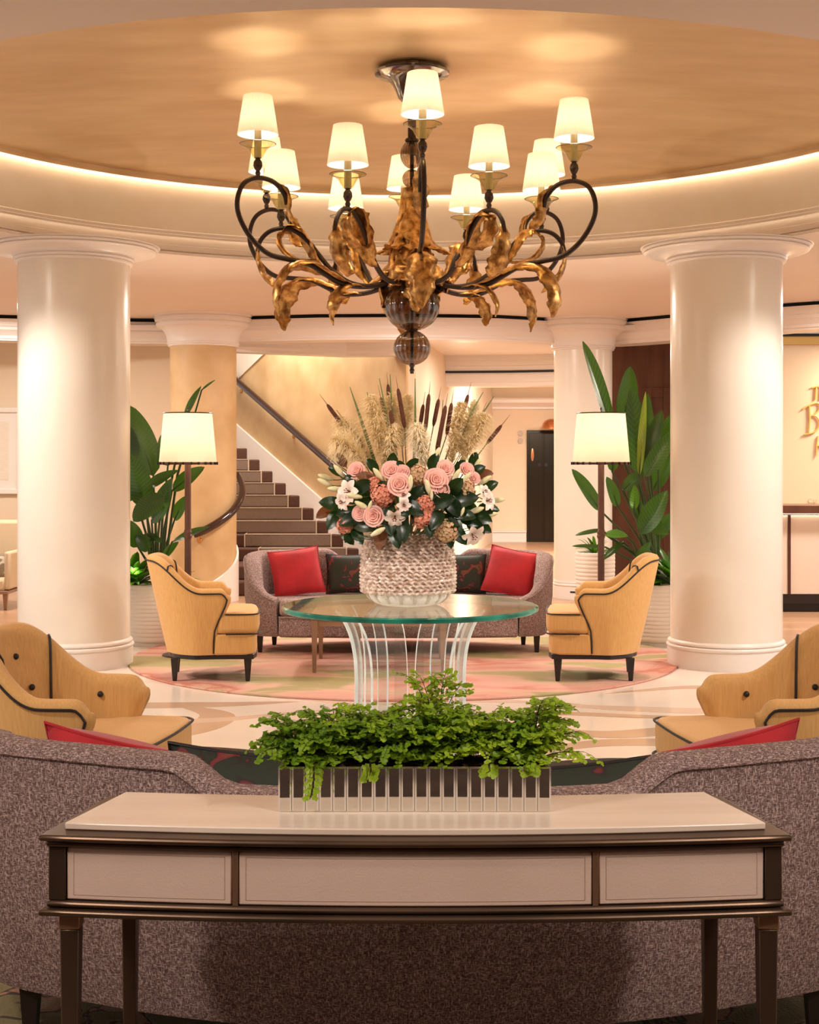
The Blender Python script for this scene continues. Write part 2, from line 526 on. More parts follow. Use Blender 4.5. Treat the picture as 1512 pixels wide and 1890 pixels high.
fern_mat('fern_leaf_dark', (0.09, 0.20, 0.010), (0.25, 0.40, 0.02))
mat('fern_stem', (0.03, 0.016, 0.008), 0.5)
mat('bromeliad_red', (0.50, 0.09, 0.03), 0.4)
mat('cattail_brown', (0.085, 0.024, 0.010), 0.85, (0.12, 0.038, 0.016), 60, bump=0.3)
mat('reed_green', (0.10, 0.16, 0.035), 0.5)
mat('reed_tan', (0.30, 0.14, 0.06), 0.6)
fern_mat('pampas', (0.80, 0.66, 0.46), (0.90, 0.79, 0.61))
fern_mat('pampas_pale', (0.86, 0.77, 0.63), (0.90, 0.83, 0.72))
fern_mat('rose_pink', (0.88, 0.52, 0.49), (0.90, 0.62, 0.58))
mat('hydrangea_coral', (0.55, 0.16, 0.10), 0.6, (0.72, 0.32, 0.20), 30)
mat('hydrangea_tan', (0.52, 0.27, 0.15), 0.6, (0.52, 0.40, 0.20), 30)
mat('lily_white', (0.88, 0.76, 0.66), 0.5, (0.86, 0.62, 0.55), 18, lo=0.5, hi=0.75)
mat('lily_bud', (0.62, 0.60, 0.28), 0.5, (0.84, 0.74, 0.52), 16)
mat('stamen', (0.16, 0.03, 0.012), 0.7)
mat('vase_white', (0.93, 0.89, 0.83), 0.12, coat=0.5)
mat('vase_band', (0.70, 0.64, 0.54), 0.12, coat=0.5)
mat('vase_ruffle', (0.46, 0.30, 0.22), 0.06, (0.88, 0.74, 0.64), 45, 2, coat=1.0, lo=0.36, hi=0.62, metal=0.1)
mat('carpet_dark', (0.040, 0.022, 0.015), 0.95, (0.075, 0.045, 0.028), 3, bump=0.3, bscale=120)
mat('desk_panel', (0.86, 0.74, 0.62), 0.35)
mat('gold_letter', (0.80, 0.46, 0.12), 0.45)
mat('sign_wall', (0.84, 0.63, 0.43), 0.5)
mat('gold_band', (0.72, 0.46, 0.14), 0.4, metal=0.2)
mat('frame_white', (0.86, 0.82, 0.74), 0.4)
mat('art_paper', (0.80, 0.72, 0.60), 0.6, (0.86, 0.78, 0.66), 9, 5, (1, 1, 8))
mat('armchair_beige', (0.66, 0.52, 0.34), 0.7)
multi_noise('lumbar_pattern', [(0.40, (0.26, 0.19, 0.12)), (0.50, (0.28, 0.21, 0.14)), (0.53, (0.72, 0.64, 0.52)), (0.60, (0.72, 0.64, 0.52)), (0.63, (0.28, 0.21, 0.14))], 9, 0.8, 0.5)
mat('faint_letter', (0.72, 0.60, 0.44), 0.5)

# oak boards far away: brick texture only (each board is under ten pixels there)
def oak_mat():
    m = bpy.data.materials.new('oak_floor'); m.use_nodes = True
    nt = m.node_tree; b = nt.nodes['Principled BSDF']; b.inputs['Roughness'].default_value = 0.28
    tc = nt.nodes.new('ShaderNodeTexCoord')
    br = nt.nodes.new('ShaderNodeTexBrick')
    br.inputs['Color1'].default_value = (0.46, 0.26, 0.145, 1); br.inputs['Color2'].default_value = (0.56, 0.34, 0.20, 1)
    br.inputs['Mortar'].default_value = (0.30, 0.16, 0.09, 1); br.inputs['Scale'].default_value = 1.0
    br.inputs['Mortar Size'].default_value = 0.004; br.inputs['Brick Width'].default_value = 1.8; br.inputs['Row Height'].default_value = 0.19
    nt.links.new(tc.outputs['Object'], br.inputs['Vector']); nt.links.new(br.outputs['Color'], b.inputs['Base Color'])
    M['oak_floor'] = m
oak_mat()

# ------------------------------------------------------------------ floor
DC = Vector((0.0, 8.6, 0)); DR = 3.375; SOF = 3.21
fc = MB().box((0, -0.35, .005), (9, 5.9, .01)).build('floor_carpet', 'carpet_dark'); tag(fc, kind='structure')
flo = MB().box((0, 12, -0.05), (24, 40, 0.1)).build('floor', 'oak_floor')
tag(flo, kind='structure')
poly = [(DC.x + 4.7 * math.cos(2 * PI * i / 96), DC.y + 4.7 * math.sin(2 * PI * i / 96)) for i in range(96)]
MB().prism(poly, 0.0005, 0.004).build('marble_disc', 'marble', flo)
def swoosh(pts, w, matn, zt=.0055):
    c = cr([(x, y, 0) for x, y in pts], 8)
    n = len(c)
    L, Rr = [], []
    for i, p in enumerate(c):
        t = (c[min(i + 1, n - 1)] - c[max(i - 1, 0)]).normalized()
        nn = Vector((-t.y, t.x, 0))
        k = math.sin(PI * i / (n - 1)) ** 0.8
        L.append(p + nn * w * k * 0.65); Rr.append(p - nn * w * k * 0.35)
    mb = MB(); up_ = Vector((0, 0, zt))
    mb.grid([[q + Vector((0, 0, .003)) for q in L], [q + up_ for q in L], [q + up_ for q in Rr], [q + Vector((0, 0, .003)) for q in Rr]])
    mb.build('inlay', matn, flo)
SW = [([(-2.5, 9.9), (-2.0, 9.2), (-1.3, 9.15), (-0.7, 9.3)], .22, 'marble_tan'), ([(-1.7, 7.9), (-1.25, 8.25), (-1.15, 8.8), (-1.5, 9.2)], .24, 'marble_tan'),
      ([(-2.6, 8.0), (-2.0, 8.5), (-1.2, 8.6), (-.5, 9.0)], .16, 'marble_rose'), ([(-.9, 9.5), (-.3, 9.2), (.5, 9.3), (1.1, 9.2)], .14, 'marble_rose'),
      ([(2.7, 9.5), (2.1, 9.0), (1.4, 9.05), (.8, 9.25)], .2, 'marble_rose'), ([(2.4, 8.1), (1.7, 8.35), (1.1, 8.2), (.6, 8.5)], .22, 'marble_tan'),
      ([(.5, 7.5), (1.1, 7.9), (1.8, 7.8), (2.4, 7.4)], .2, 'marble_tan'), ([(1.0, 7.2), (1.5, 7.45), (2.1, 7.3), (2.6, 6.8)], .18, 'marble_rose'),
      ([(-.4, 7.2), (-1.0, 7.6), (-1.7, 7.4), (-2.3, 7.5)], .2, 'marble_rose'), ([(-.2, 6.7), (-.8, 7.0), (-1.5, 6.8), (-2.1, 6.9)], .2, 'marble_tan'),
      ([(2.9, 10.3), (2.4, 9.9), (1.9, 9.9), (1.3, 9.6)], .12, 'marble_tan'), ([(-3.2, 9.2), (-2.8, 9.9), (-2.9, 10.6), (-2.3, 10.9)], .16, 'marble_rose'),
      ([(.2, 8.7), (.8, 8.85), (1.6, 8.7), (2.3, 8.75)], .1, 'marble_tan'), ([(3.3, 8.4), (3.0, 9.2), (3.2, 9.9), (3.6, 10.4)], .2, 'marble_tan')]
for k_, s_ in enumerate(SW):
    swoosh(*s_, zt=.0048 + k_ * .0003)

# ------------------------------------------------------------------ ceiling with its round opening, moulding, cove and dome
BP = [(-500, 15.6), (-100, 15.9), (0, 16.04), (250, 16.45), (330, 16.5), (420, 16.25), (590, 15.97), (756, 15.92), (920, 16.05), (1040, 16.45), (1135, 16.6), (1224, 16.1), (1442, 14.9), (1900, 13.4)]
BEAM = [((px - 756) * d / FPX, d) for px, d in BP]
def beam_y(x):
    return table([p[0] for p in BEAM], [p[1] for p in BEAM], x)
rows = [[], []]
NA = 192
for i in range(NA):
    a = 2 * PI * i / NA
    c, s_ = math.cos(a), math.sin(a)
    rows[0].append((DC.x + DR * c, DC.y + DR * s_, SOF))
    t = 1e9
    if abs(c) > 1e-6: t = min(t, 8.2 / abs(c))
    if s_ < -1e-6: t = min(t, 12.0 / -s_)
    if s_ > 1e-6:
        tt = 20.0
        while tt > 0.1 and DC.y + tt * s_ > beam_y(DC.x + tt * c):
            tt -= 0.01
        t = min(t, tt)
    rows[1].append((DC.x + t * c, DC.y + t * s_, SOF))
mb = MB(); mb.grid(rows, closeu=True)
rows2 = [[(p[0], p[1], p[2] + 0.03) for p in r] for r in rows]
mb.grid(rows2[::-1], closeu=True)
cei = mb.build('ceiling', 'soffit_paint')
tag(cei, kind='structure')
ring = [(3.375, 3.21), (3.375, 3.232), (3.388, 3.238), (3.388, 3.285), (3.398, 3.29), (3.40, 3.30), (3.418, 3.335), (3.448, 3.362), (3.462, 3.366), (3.462, 3.384), (3.472, 3.389), (3.472, 3.412), (3.482, 3.42)]
MB().lathe(ring, 160, (DC.x, DC.y, 0)).build('ring_moulding', 'trim_white', cei, smooth=True, angle=25)
MB().lathe([(3.482, 3.42), (3.50, 3.87), (3.42, 3.875)], 160, (DC.x, DC.y, 0)).build('cove_wall', 'cove_plaster', cei, smooth=True, angle=30)
MB().tube([(DC.x + 3.478 * math.cos(2 * PI * i / 120), DC.y + 3.478 * math.sin(2 * PI * i / 120), 3.832) for i in range(120)], 0.010, 6, closed=True).build('cove_light', 'cove_led', cei)
dome = [(3.42, 3.87), (3.452, 3.845), (3.452, 3.806), (3.44, 3.798), (3.425, 3.80), (3.41, 3.815), (3.405, 3.84), (3.35, 3.852), (3.0, 3.88), (2.2, 3.925), (1.2, 3.96), (0.5, 3.975), (0.001, 3.978)]
MB().lathe(dome, 128, (DC.x, DC.y, 0)).build('dome', 'dome_gold', cei, smooth=True, angle=30)

def sweep(path, prof, name, matn, parent, smooth=True):
    """profile (offset behind the line, z) run along a plan polyline"""
    n = len(path)
    rows = []
    for i, p in enumerate(path):
        a = Vector(path[max(i - 1, 0)]); b = Vector(path[min(i + 1, n - 1)])
        t = (b - a).normalized()
        nn = Vector((-t.y, t.x))
        rows.append([(p[0] + nn.x * o, p[1] + nn.y * o, z) for o, z in prof])
    mb = MB(); mb.grid(rows)
    return mb.build(name, matn, parent, smooth=smooth, angle=28)
fine = []
for i in range(len(BEAM) - 1):
    for k in range(6):
        fine.append((lerp(BEAM[i][0], BEAM[i + 1][0], k / 6), lerp(BEAM[i][1], BEAM[i + 1][1], k / 6)))
fine.append(BEAM[-1])
bprof = [(0.06, 3.172), (0.0, 3.172), (0.0, 3.145), (0.012, 3.138), (0.012, 3.09), (0.022, 3.083), (0.022, 3.05), (0.035, 3.035), (0.05, 2.995), (0.058, 2.985), (0.058, 2.955), (0.07, 2.945), (0.07, 2.93), (0.42, 2.93), (0.42, 3.25), (0.06, 3.25)]
beam = sweep(fine, bprof, 'trim_1', 'trim_white', None)
tag(beam, kind='structure')
sweep(fine, [(-0.004, 3.207), (0.058, 3.207), (0.058, 3.174), (0.004, 3.174)], 'air_slot', 'black_slot', beam)

# rear ceiling and second beam towards the lift lobby
rc = MB().box((3.45, 19.2, 3.10), (7.0, 5.6, 0.06)).box((-4.1, 16.85, 3.10), (8.1, 0.95, 0.06)).build('ceiling_rear', 'trim_white'); tag(rc, kind='structure')
rcs = MB().box((-3.2, 20.2, 4.6), (6.6, 6.4, 0.06)).build('ceiling_stair', 'wall_white'); tag(rcs, kind='structure')
rc2 = MB().box((2, 25.5, 3.45), (12, 9, 0.06)).build('ceiling_lift_lobby', 'soffit_paint'); tag(rc2, kind='structure')
b2 = [(-0.2, 20.2), (0.6, 20.25), (1.4, 20.15), (2.2, 19.9), (3.2, 19.4), (4.2, 18.9)]
b2p = [(0.0, 3.075), (0.0, 3.01), (0.02, 3.0), (0.02, 2.93), (0.035, 2.92), (0.035, 2.85), (0.06, 2.845), (0.06, 2.80), (0.08, 2.79), (0.08, 2.70), (0.10, 2.69), (0.10, 2.64), (0.5, 2.64), (0.5, 3.075)]
t2 = sweep(b2, b2p, 'trim_2', 'trim_white', None); tag(t2, kind='structure')
sweep(b2, [(0.015, 2.855), (0.015, 2.825), (0.07, 2.825)], 'air_slot', 'black_slot', t2)
MB().box((0.75, 16.86, 3.03), (1.4, 0.04, 0.025)).build('cove_light', 'cove_led', rc)
# moulding over the foot of the stairs
sm = [(-1.98, 16.55), (-1.2, 16.95), (-0.75, 17.2), (-0.3, 17.15), (-0.05, 17.1)]
t3 = sweep(sm, [(0.0, 3.09), (0.0, 2.95), (0.02, 2.94), (0.02, 2.90), (0.05, 2.87), (0.05, 2.84), (0.3, 2.84)], 'trim_3', 'trim_white', None); tag(t3, kind='structure')

# ------------------------------------------------------------------ walls
def wall(name, a, b, z0, z1, matn, th=0.12):
    a, b = Vector(a), Vector(b)
    t = (b - a).normalized(); nn = Vector((-t.y, t.x)) * th
    o = MB().prism([tuple(a), tuple(b), tuple(b + nn), tuple(a + nn)], z0, z1).build(name, matn)
    tag(o, kind='structure')
    return o
wl = wall('wall_left', (-8.2, 17.3), (-2.4, 17.3), 0, 3.4, 'wall_cream')
MB().box((-5.3, 17.28, 0.09), (5.7, 0.04, 0.18)).build('skirting', 'trim_white', wl)
ws = wall('wall_stair', (-0.04, 17.24), (-4.2, 22.87), 0, 4.6, 'plaster_beige', -.12)
# pale upper wall over the stair turn
WA = Vector((-0.04, 17.24, 0)); WT = Vector((-0.594, 0.804, 0)); WN = Vector((-0.804, -0.594, 0))
def on_wall(px, py, off=0.0):
    rx, rz = (px - 756) / FPX, -(py - HOR) / FPX
    o_ = WA + WN * off
    dd = (o_.x * WN.x + o_.y * WN.y) / (rx * WN.x + WN.y)
    return Vector((rx * dd, dd, EYE + rz * dd))
pp = [on_wall(x, y, 0.02) for x, y in ((400, 738), (436, 702), (492, 648), (560, 585), (400, 585))]
mb = MB(); n_ = len(pp)
mb.v = [tuple(p) for p in pp] + [tuple(p - WN * 0.03) for p in pp]
mb.f = [tuple(range(n_)), tuple(range(2 * n_ - 1, n_ - 1, -1))] + [(i, (i + 1) % n_, n_ + (i + 1) % n_, n_ + i) for i in range(n_)]; mb.m = [0] * len(mb.f)
mb.build('upper_panel', 'wall_white', ws)
wcl = wall('wall_corridor', (1.52, 28.3), (-0.04, 17.26), 0, 3.5, 'wall_cream')
wb = wall('wall_back', (1.45, 28.3), (7.0, 28.3), 0, 3.5, 'wall_cream')
for xa, xb in ((1.5, 2.3), (2.94, 7.0)):
    MB().box(((xa + xb) / 2, 28.27, 0.10), (xb - xa, 0.05, 0.2)).build('skirting', 'trim_white', wb)
    MB().box(((xa + xb) / 2, 28.25, 0.205), (xb - xa, 0.07, 0.03)).build('skirting_cap', 'trim_white', wb)
cp = [(0.0, 2.60), (-0.05, 2.62), (-0.05, 2.66), (-0.12, 2.72), (-0.16, 2.74), (-0.16, 2.80), (-0.2, 2.83), (0, 2.83)]
sweep([(1.5, 28.3), (7, 28.3)], cp, 'cornice', 'trim_white', wb)
sweep([(0.75, 22.9), (1.5, 28.2)], [(-o, z) for o, z in cp], 'cornice', 'trim_white', wcl)
wf = wall('wall_front', (8.2, -3.2), (-8.2, -3.2), 0, 3.3, 'walnut')
# walnut panelled wall right of the rear column
ww = MB().prism([(2.25, 17.75), (4.4, 17.45), (4.4, 17.6), (2.25, 17.9)], 0, 3.02).build('wall_panelled', 'walnut'); tag(ww, kind='structure')
for (xa, xb, za, zb) in ((2.86, 2.98, 0.1, 2.48), (3.12, 3.24, 0.1, 2.48), (2.98, 3.12, 2.36, 2.48), (2.4, 2.75, 2.0, 2.06), (3.34, 3.40, 0.1, 2.9)):
    xm = (xa + xb) / 2
    MB().box((xm, 17.75 - (xm - 2.25) * 0.1395 - 0.012, (za + zb) / 2), (xb - xa, 0.03, zb - za), rotz=-0.1386).build('panel_moulding', 'walnut', ww, bevel=0.004)
wu = MB().prism([(2.2, 17.6), (4.5, 17.3), (4.5, 17.6), (2.2, 17.9)], 3.02, 3.2).build('wall_upper', 'wall_white'); tag(wu, kind='structure')
# reception sign wall
wsn = MB().prism([(4.1, 16.3), (7.2, 16.3), (7.2, 16.45), (4.1, 16.45)], 0, 2.99).build('wall_reception', 'sign_wall'); tag(wsn, kind='structure')
MB().box((5.65, 16.29, 2.945), (3.1, 0.03, 0.09)).build('gold_band', 'gold_band', wsn)
MB().box((5.65, 16.285, 3.005), (3.1, 0.05, 0.03)).build('air_slot', 'black_slot', wsn)
MB().box((5.65, 16.35, 3.12), (3.1, 0.1, 0.2)).build('upper_wall', 'wall_white', wsn)
def stroke(pts, r, nm, m='gold_letter'):
    path = cr([P(x, y, 16.285) for x, y in pts], 6)
    MB().tube(path, r, 6).build(nm, m, wsn)
stroke([(1499, 716), (1506, 714), (1514, 713)], 0.010, 'letter_t'); stroke([(1507, 715), (1506, 727), (1505.5, 738)], 0.010, 'letter_t')
stroke([(1516, 713), (1515.5, 727), (1515, 738)], 0.010, 'letter_h'); stroke([(1516, 726), (1526, 725)], 0.013, 'letter_h'); stroke([(1527, 712), (1526.5, 738)], 0.010, 'letter_h')
stroke([(1482, 756), (1488, 751), (1499, 746), (1508, 744), (1513, 748), (1511, 758), (1502, 766), (1499, 767)], 0.010, 'letter_b')
stroke([(1499, 767), (1507, 769), (1512, 778), (1510, 790), (1502, 798), (1492, 801), (1484, 802)], 0.010, 'letter_b')
stroke([(1494, 748), (1495, 773), (1493, 800)], 0.010, 'letter_b')
stroke([(1510, 805), (1508, 822), (1507, 841)], 0.010, 'letter_h'); stroke([(1509, 823), (1522, 821)], 0.013, 'letter_h'); stroke([(1523, 804), (1521, 841)], 0.010, 'letter_h')
stroke([(1499, 920), (1494, 920), (1494, 927), (1498, 923.5)], 0.005, 'small_letter', 'faint_letter'); stroke([(1494, 927), (1499, 927)], 0.005, 'small_letter', 'faint_letter')
stroke([(1505, 922), (1502, 923), (1505, 925.5), (1502, 927)], 0.005, 'small_letter', 'faint_letter'); stroke([(1508, 920), (1508, 927)], 0.005, 'small_letter', 'faint_letter'); stroke([(1506.5, 922), (1510, 922)], 0.005, 'small_letter', 'faint_letter')

# ------------------------------------------------------------------ columns
def column(x, y, r, ztop, zcap, rb, matn, label, cb=True, sc=1.0):
    t = thing('column', label, 'column', (x, y, 0))
    MB().lathe([(r, 0.0), (r, ztop)], 64).build('shaft', matn, t, smooth=True)
    cap = [(r, ztop - 0.005), (r + .018, ztop), (r + .024, ztop + .010), (r + .018, ztop + .018), (r + .030, ztop + .022), (r + .036, ztop + .034), (r + .028, ztop + .042)]
    h = zcap - ztop
    for k in range(9):
        u = k / 8
        cap.append((r + .03 + (0.155 * sc) * (1 - math.cos(u * PI / 2)), ztop + .042 + (h * 0.62 - .042) * math.sin(u * PI / 2)))
    e = r + .185 * sc
    cap += [(e + .012, ztop + h * .66), (e + .018, ztop + h * .72), (e + .010, ztop + h * .78), (e + .03, ztop + h * .82), (e + .036, ztop + h * .90), (e + .028, ztop + h * .94), (e + .045, zcap), (0.05, zcap)]
    MB().lathe(cap, 64).build('capital', 'trim_white', t, smooth=True, angle=30)
    if cb:
        k = rb
        base = [(k, 0.0), (k, 0.135), (k - .008, .142)]
        for zc, rr, ex in ((0.160, .013, .002), (0.190, .013, -.008)):
            for j in range(7):
                a = -PI / 2 + PI * j / 6
                base.append((k + ex - .006 + rr * math.cos(a), zc + rr * math.sin(a)))
        base += [(r + .004, 0.206), (r, .212)]
        MB().lathe(base, 64).build('base', 'trim_white', t, smooth=True, angle=30)
    return t
column(-2.577, 11.02, .4225, 3.075, SOF, .445, 'column_cream', 'big cream round column at the left, in front of the framed picture')
column(2.433, 11.02, .4225, 3.075, SOF, .445, 'column_cream', 'big cream round column at the right, beside the reception desk')
column(2.01, 16.6, .335, 2.85, SOF, .345, 'column_cream', 'slimmer cream column in the background behind the right floor lamp', sc=.75)
drum = column(-2.33, 16.2, .373, 2.86, SOF, .38, 'plaster_beige', 'mottled beige plaster column at the foot of the stairs', cb=False, sc=.75)
# grille slot in the base of the rear column
MB().lathe([(.347, .075), (.347, .095)], 8, a0=R(-122), a1=R(-98)).build('grille_slot', 'black_slot', bpy.data.objects['column.002'])
# spiral skirting around the plaster column
rows = [[], [], [], []]
for i in range(41):
    u = i / 40
    a = R(lerp(-125, 25, u)); zt = lerp(0.05, 0.62, u ** 1.2)
    for k, (rr, zz) in enumerate(((.376, 0.0), (.398, 0.0), (.398, zt), (.376, zt + .01))):
        rows[k].append((rr * math.cos(a), rr * math.sin(a), zz))
mb = MB(); mb.grid(rows); mb.build('spiral_skirting', 'trim_white', drum, smooth=True)

# ------------------------------------------------------------------ staircase
st = thing('staircase', 'carpeted staircase with taupe runner and brown borders climbing behind the plaster column', 'staircase', (0, 0, 0))
RISE = .16
def dk(k):
    return {1: 16.75, 2: 17.12}.get(k, 18.0 + .28 * (k - 3))
def xr(d):
    return -0.04 - .739 * (d - 17.24)
for k in range(1, 15):
    d0, d1 = dk(k), dk(k + 1) + .05
    x1 = xr(d0) if k >= 3 else 0.15
    x0 = -3.4 if k >= 3 else -2.2
    z0, z1 = RISE * (k - 1), RISE * k
    b = MB().prism([(x0, d0), (x1, d0), (x1 - (.739 * (d1 - d0) if k >= 3 else 0), d1), (x0, d1)], z0, z1).build('step', 'carpet_brown', st, bevel=.018)
    sh = -.207 * (k - 4)
    xa = max(x0 + .02, -2.1 + sh) if k >= 3 else -1.85 + .0 * k
    xb = x1 - .19
    if xb > xa + .1:
        MB().box(((xa + xb) / 2, d0 + (d1 - d0) / 2 - .006, (z0 + z1) / 2 + .004), (xb - xa, d1 - d0 + .006, z1 - z0)).build('runner', 'carpet_taupe', b, bevel=.02)
        for xx in (xa, xb):
            MB().box((xx, d0 + (d1 - d0) / 2 - .008, (z0 + z1) / 2 + .005), (.016, d1 - d0 + .008, z1 - z0 + .002)).build('runner_edging', 'carpet_trim', b)
        MB().box(((xa + xb) / 2, d0 - .004, z1 + .004), (xb - xa, .018, .010)).build('runner_edging', 'carpet_trim', b)
# stringer skirting along the wall
mb = MB()
lo, hi = [], []
for k in range(0, 15):
    d = 17.3 + (k) * .28
    zz = RISE * (k + .7)
    q = Vector((xr(d), d, 0)) + WN * .03
    lo.append((q.x, q.y, max(0, zz - .25))); hi.append((q.x, q.y, zz + .16))
back = [Vector(p) - WN * .03 for p in hi]
mb.grid([lo, hi, back])
mb.build('stringer', 'trim_white', st)

hr = thing('handrail', 'dark polished handrail on the plaster wall above the stairs', 'handrail', tuple(on_wall(520, 775, .09)))
o0 = Vector(hr.location)
path = [on_wall(x, y, .09) - o0 for x, y in ((400, 668), (436, 702), (520, 776), (612, 857), (690, 925))]
MB().tube(path, .038, 12, flat=1.25).build('rail', 'handrail', hr, smooth=True)
for (x, y) in ((446, 722), (543, 806), (640, 890)):
    c = on_wall(x, y, .05) - o0; w = on_wall(x, y, .0) - o0
    MB().tube([w, c, c + Vector((0, 0, .06))], .012, 8).ball(w, .03, .03, .03, 10, 6).build('bracket', 'brass', hr, smooth=True)
hr2 = thing('handrail', 'curved dark handrail wrapping the beige plaster column', 'handrail', (-2.33, 16.2, 0))
path = []
for i in range(33):
    u = i / 32
    a = R(lerp(-95, 35, u))
    path.append((.44 * math.cos(a), .44 * math.sin(a), lerp(.77, 1.42, u ** 1.25) + .0))
MB().tube(path, .036, 12, flat=1.2).build('rail', 'handrail', hr2, smooth=True)
a = R(-88)
MB().tube([(.373 * math.cos(a), .373 * math.sin(a), .70), (.43 * math.cos(a), .43 * math.sin(a), .70), (.44 * math.cos(a), .44 * math.sin(a), .76)], .014, 8).ball((.38 * math.cos(a), .38 * math.sin(a), .70), .03, .02, .03, 10, 6).build('bracket', 'brass', hr2, smooth=True)

# ------------------------------------------------------------------ lift, indicator lights, copper lamp
ld = thing('lift_door', 'dark bronze lift doors at the end of the lobby', 'lift door', (2.62, 28.26, 0))
MB().box((0, -.005, 1.10), (.62, .03, 2.2)).build('frame', 'lift_metal', ld, bevel=.005)
for x in (-.13, .16):
    MB().box((x, -.03, 1.08), (.26, .03, 2.12)).build('door_leaf', 'lift_metal', ld, bevel=.004)
for x in (-.06, .07):
    MB().box((x, -.048, 1.52), (.06, .01, .07)).build('door_plate', 'black_slot', ld)
MB().ball((-.20, -.05, 1.72), .03, .008, .13, 12, 8).build('oval_badge', 'copper', ld, smooth=True)
for nm, y, lb in (('indicator_disc', 800, 'upper round grey indicator disc left of the lift doors'), ('indicator_disc', 814, 'lower round grey indicator disc left of the lift doors')):
    p = P(961, y, 28.27)
    o = MB().lathe([(0.001, -.01), (.05, -.01), (.052, .0), (.05, .01), (.001, .01)], 20).build(nm, 'grey_plate')
    o.rotation_euler = (R(90), 0, 0); o.location = p
    tag(o, lb, 'indicator')
p = P(1018, 791, 27.9)
o = thing('dome_lamp', 'small copper dome lamp over the lift doors', 'lamp', tuple(p))
MB().lathe([(.001, .19), (.06, .185), (.13, .15), (.175, .09), (.19, .0), (.18, .0), (.16, .08), (.1, .15), (.001, .17)], 24).build('copper_dome', 'copper', o, smooth=True)
MB().box((0, .18, .03), (.04, .38, .03)).build('wall_arm', 'copper', o)

# ------------------------------------------------------------------ reception desk, picture and armchair at the edges
rd = thing('reception_desk', 'cream reception desk with dark wood top and plinth at the right edge', 'desk', (4.9, 15.2, 0))
MB().box((0, 0, .60), (2.5, .56, .82)).build('front_body', 'desk_panel', rd)
MB().box((0, -.02, 1.07), (2.6, .72, .085)).build('counter_top', 'walnut', rd, bevel=.006)
MB().box((0, .03, .05), (2.44, .52, .1)).build('plinth', 'dark_wood', rd)
MB().box((0, -.01, .14), (2.46, .55, .10)).build('plinth_rail', 'dark_wood', rd)
for x in (-.95, -.2, .55):
    MB().box((x, -.284, .60), (.03, .012, .82)).build('seam_strip', 'walnut', rd)
MB().box((0, -.292, 1.0245), (2.4, .012, .004)).build('counter_light', 'cove_led', rd)

pf = thing('picture_frame', 'white framed picture on the cream wall at the left edge', 'picture', (-5.1, 17.26, 1.18))
w_, h_ = .86, 1.04
for (x, z, sx, sz) in ((0, .03, w_, .06), (0, h_ - .03, w_, .06), (-w_ / 2 + .03, h_ / 2, .06, h_ - .12), (w_ / 2 - .03, h_ / 2, .06, h_ - .12)):
    MB().box((x, 0, z), (sx, .05, sz)).build('frame_bar', 'frame_white', pf, bevel=.008)
MB().box((0, .012, h_ / 2), (w_ - .1, .012, h_ - .1)).build('mat_board', 'frame_white', pf)
MB().box((0, .004, h_ / 2), (w_ - .32, .008, h_ - .34)).build('print', 'art_paper', pf)

ac = thing('lounge_chair', 'beige lounge chair with wooden legs partly hidden by the left column', 'chair', (-4.60, 15.4, 0))
MB().box((0, 0, .27), (.70, .66, .13)).build('seat', 'armchair_beige', ac, bevel=.03)
MB().box((0, .33, .58), (.74, .12, .70)).build('backrest', 'armchair_beige', ac, bevel=.04)
for s_ in (-1, 1):
    MB().box((s_ * .37, 0, .42), (.07, .66, .40)).build('arm', 'armchair_beige', ac, bevel=.025)
    for y in (-.28, .28):
        MB().box((s_ * .34, y, .09), (.05, .05, .18), taper=.55).build('leg', 'table_wood', ac)
MB().box((0, 0, .19), (.76, .68, .035)).build('seat_rail', 'table_wood', ac, bevel=.005)
def pillow_mesh(w, h, th, n=14, corner=.04):
    """soft square cushion in the xz plane, thickness along y, with pinched corners"""
    mb = MB()
    for side in (-1, 1):
        rows = []
        for j in range(n + 1):
            v = -1 + 2 * j / n
            row = []
            for i in range(n + 1):
                u = -1 + 2 * i / n
                e = max(0.0, (1 - u ** 2)) ** .42 * max(0.0, (1 - v ** 2)) ** .42
                k = 1 - .07 * (1 - abs(v) ** 2) * abs(u) ** 2
                k2 = 1 - .07 * (1 - abs(u) ** 2) * abs(v) ** 2
                row.append((u * w / 2 * k, side * th / 2 * e, v * h / 2 * k2))
            rows.append(row if side < 0 else row[::-1])
        mb.grid(rows)
    return mb
def pillow_piping(w, h):
    path = []
    for s0, s1 in (((-1, -1), (1, -1)), ((1, -1), (1, 1)), ((1, 1), (-1, 1)), ((-1, 1), (-1, -1))):
        for i in range(12):
            u = lerp(s0[0], s1[0], i / 12); v = lerp(s0[1], s1[1], i / 12)
            k = 1 - .07 * (1 - abs(v) ** 2) * abs(u) ** 2
            k2 = 1 - .07 * (1 - abs(u) ** 2) * abs(v) ** 2
            path.append((u * w / 2 * k, 0, v * h / 2 * k2))
    return MB().tube(path, .005, 6, closed=True)
def pillow(name, w, h, th, loc, tilt, rz, matn, label, cat='cushion', group=None, pip=None, roll=0):
    t = thing(name, label, cat, loc, 0, group)
    t.rotation_euler = (R(tilt), R(roll), R(rz))
    mb = pillow_mesh(w, h, th)
    o = mb.build('cover', matn, t, smooth=True, angle=180)
    o.location = (0, 0, h / 2)
    if pip:
        q = pillow_piping(w, h).build('piping', pip, t, smooth=True)
        q.location = (0, 0, h / 2)
    return t
pillow('lumbar_cushion', .54, .26, .12, (-4.56, 15.30, .335), -12, 0, 'lumbar_pattern', 'brown and white patterned lumbar cushion on the beige lounge chair')

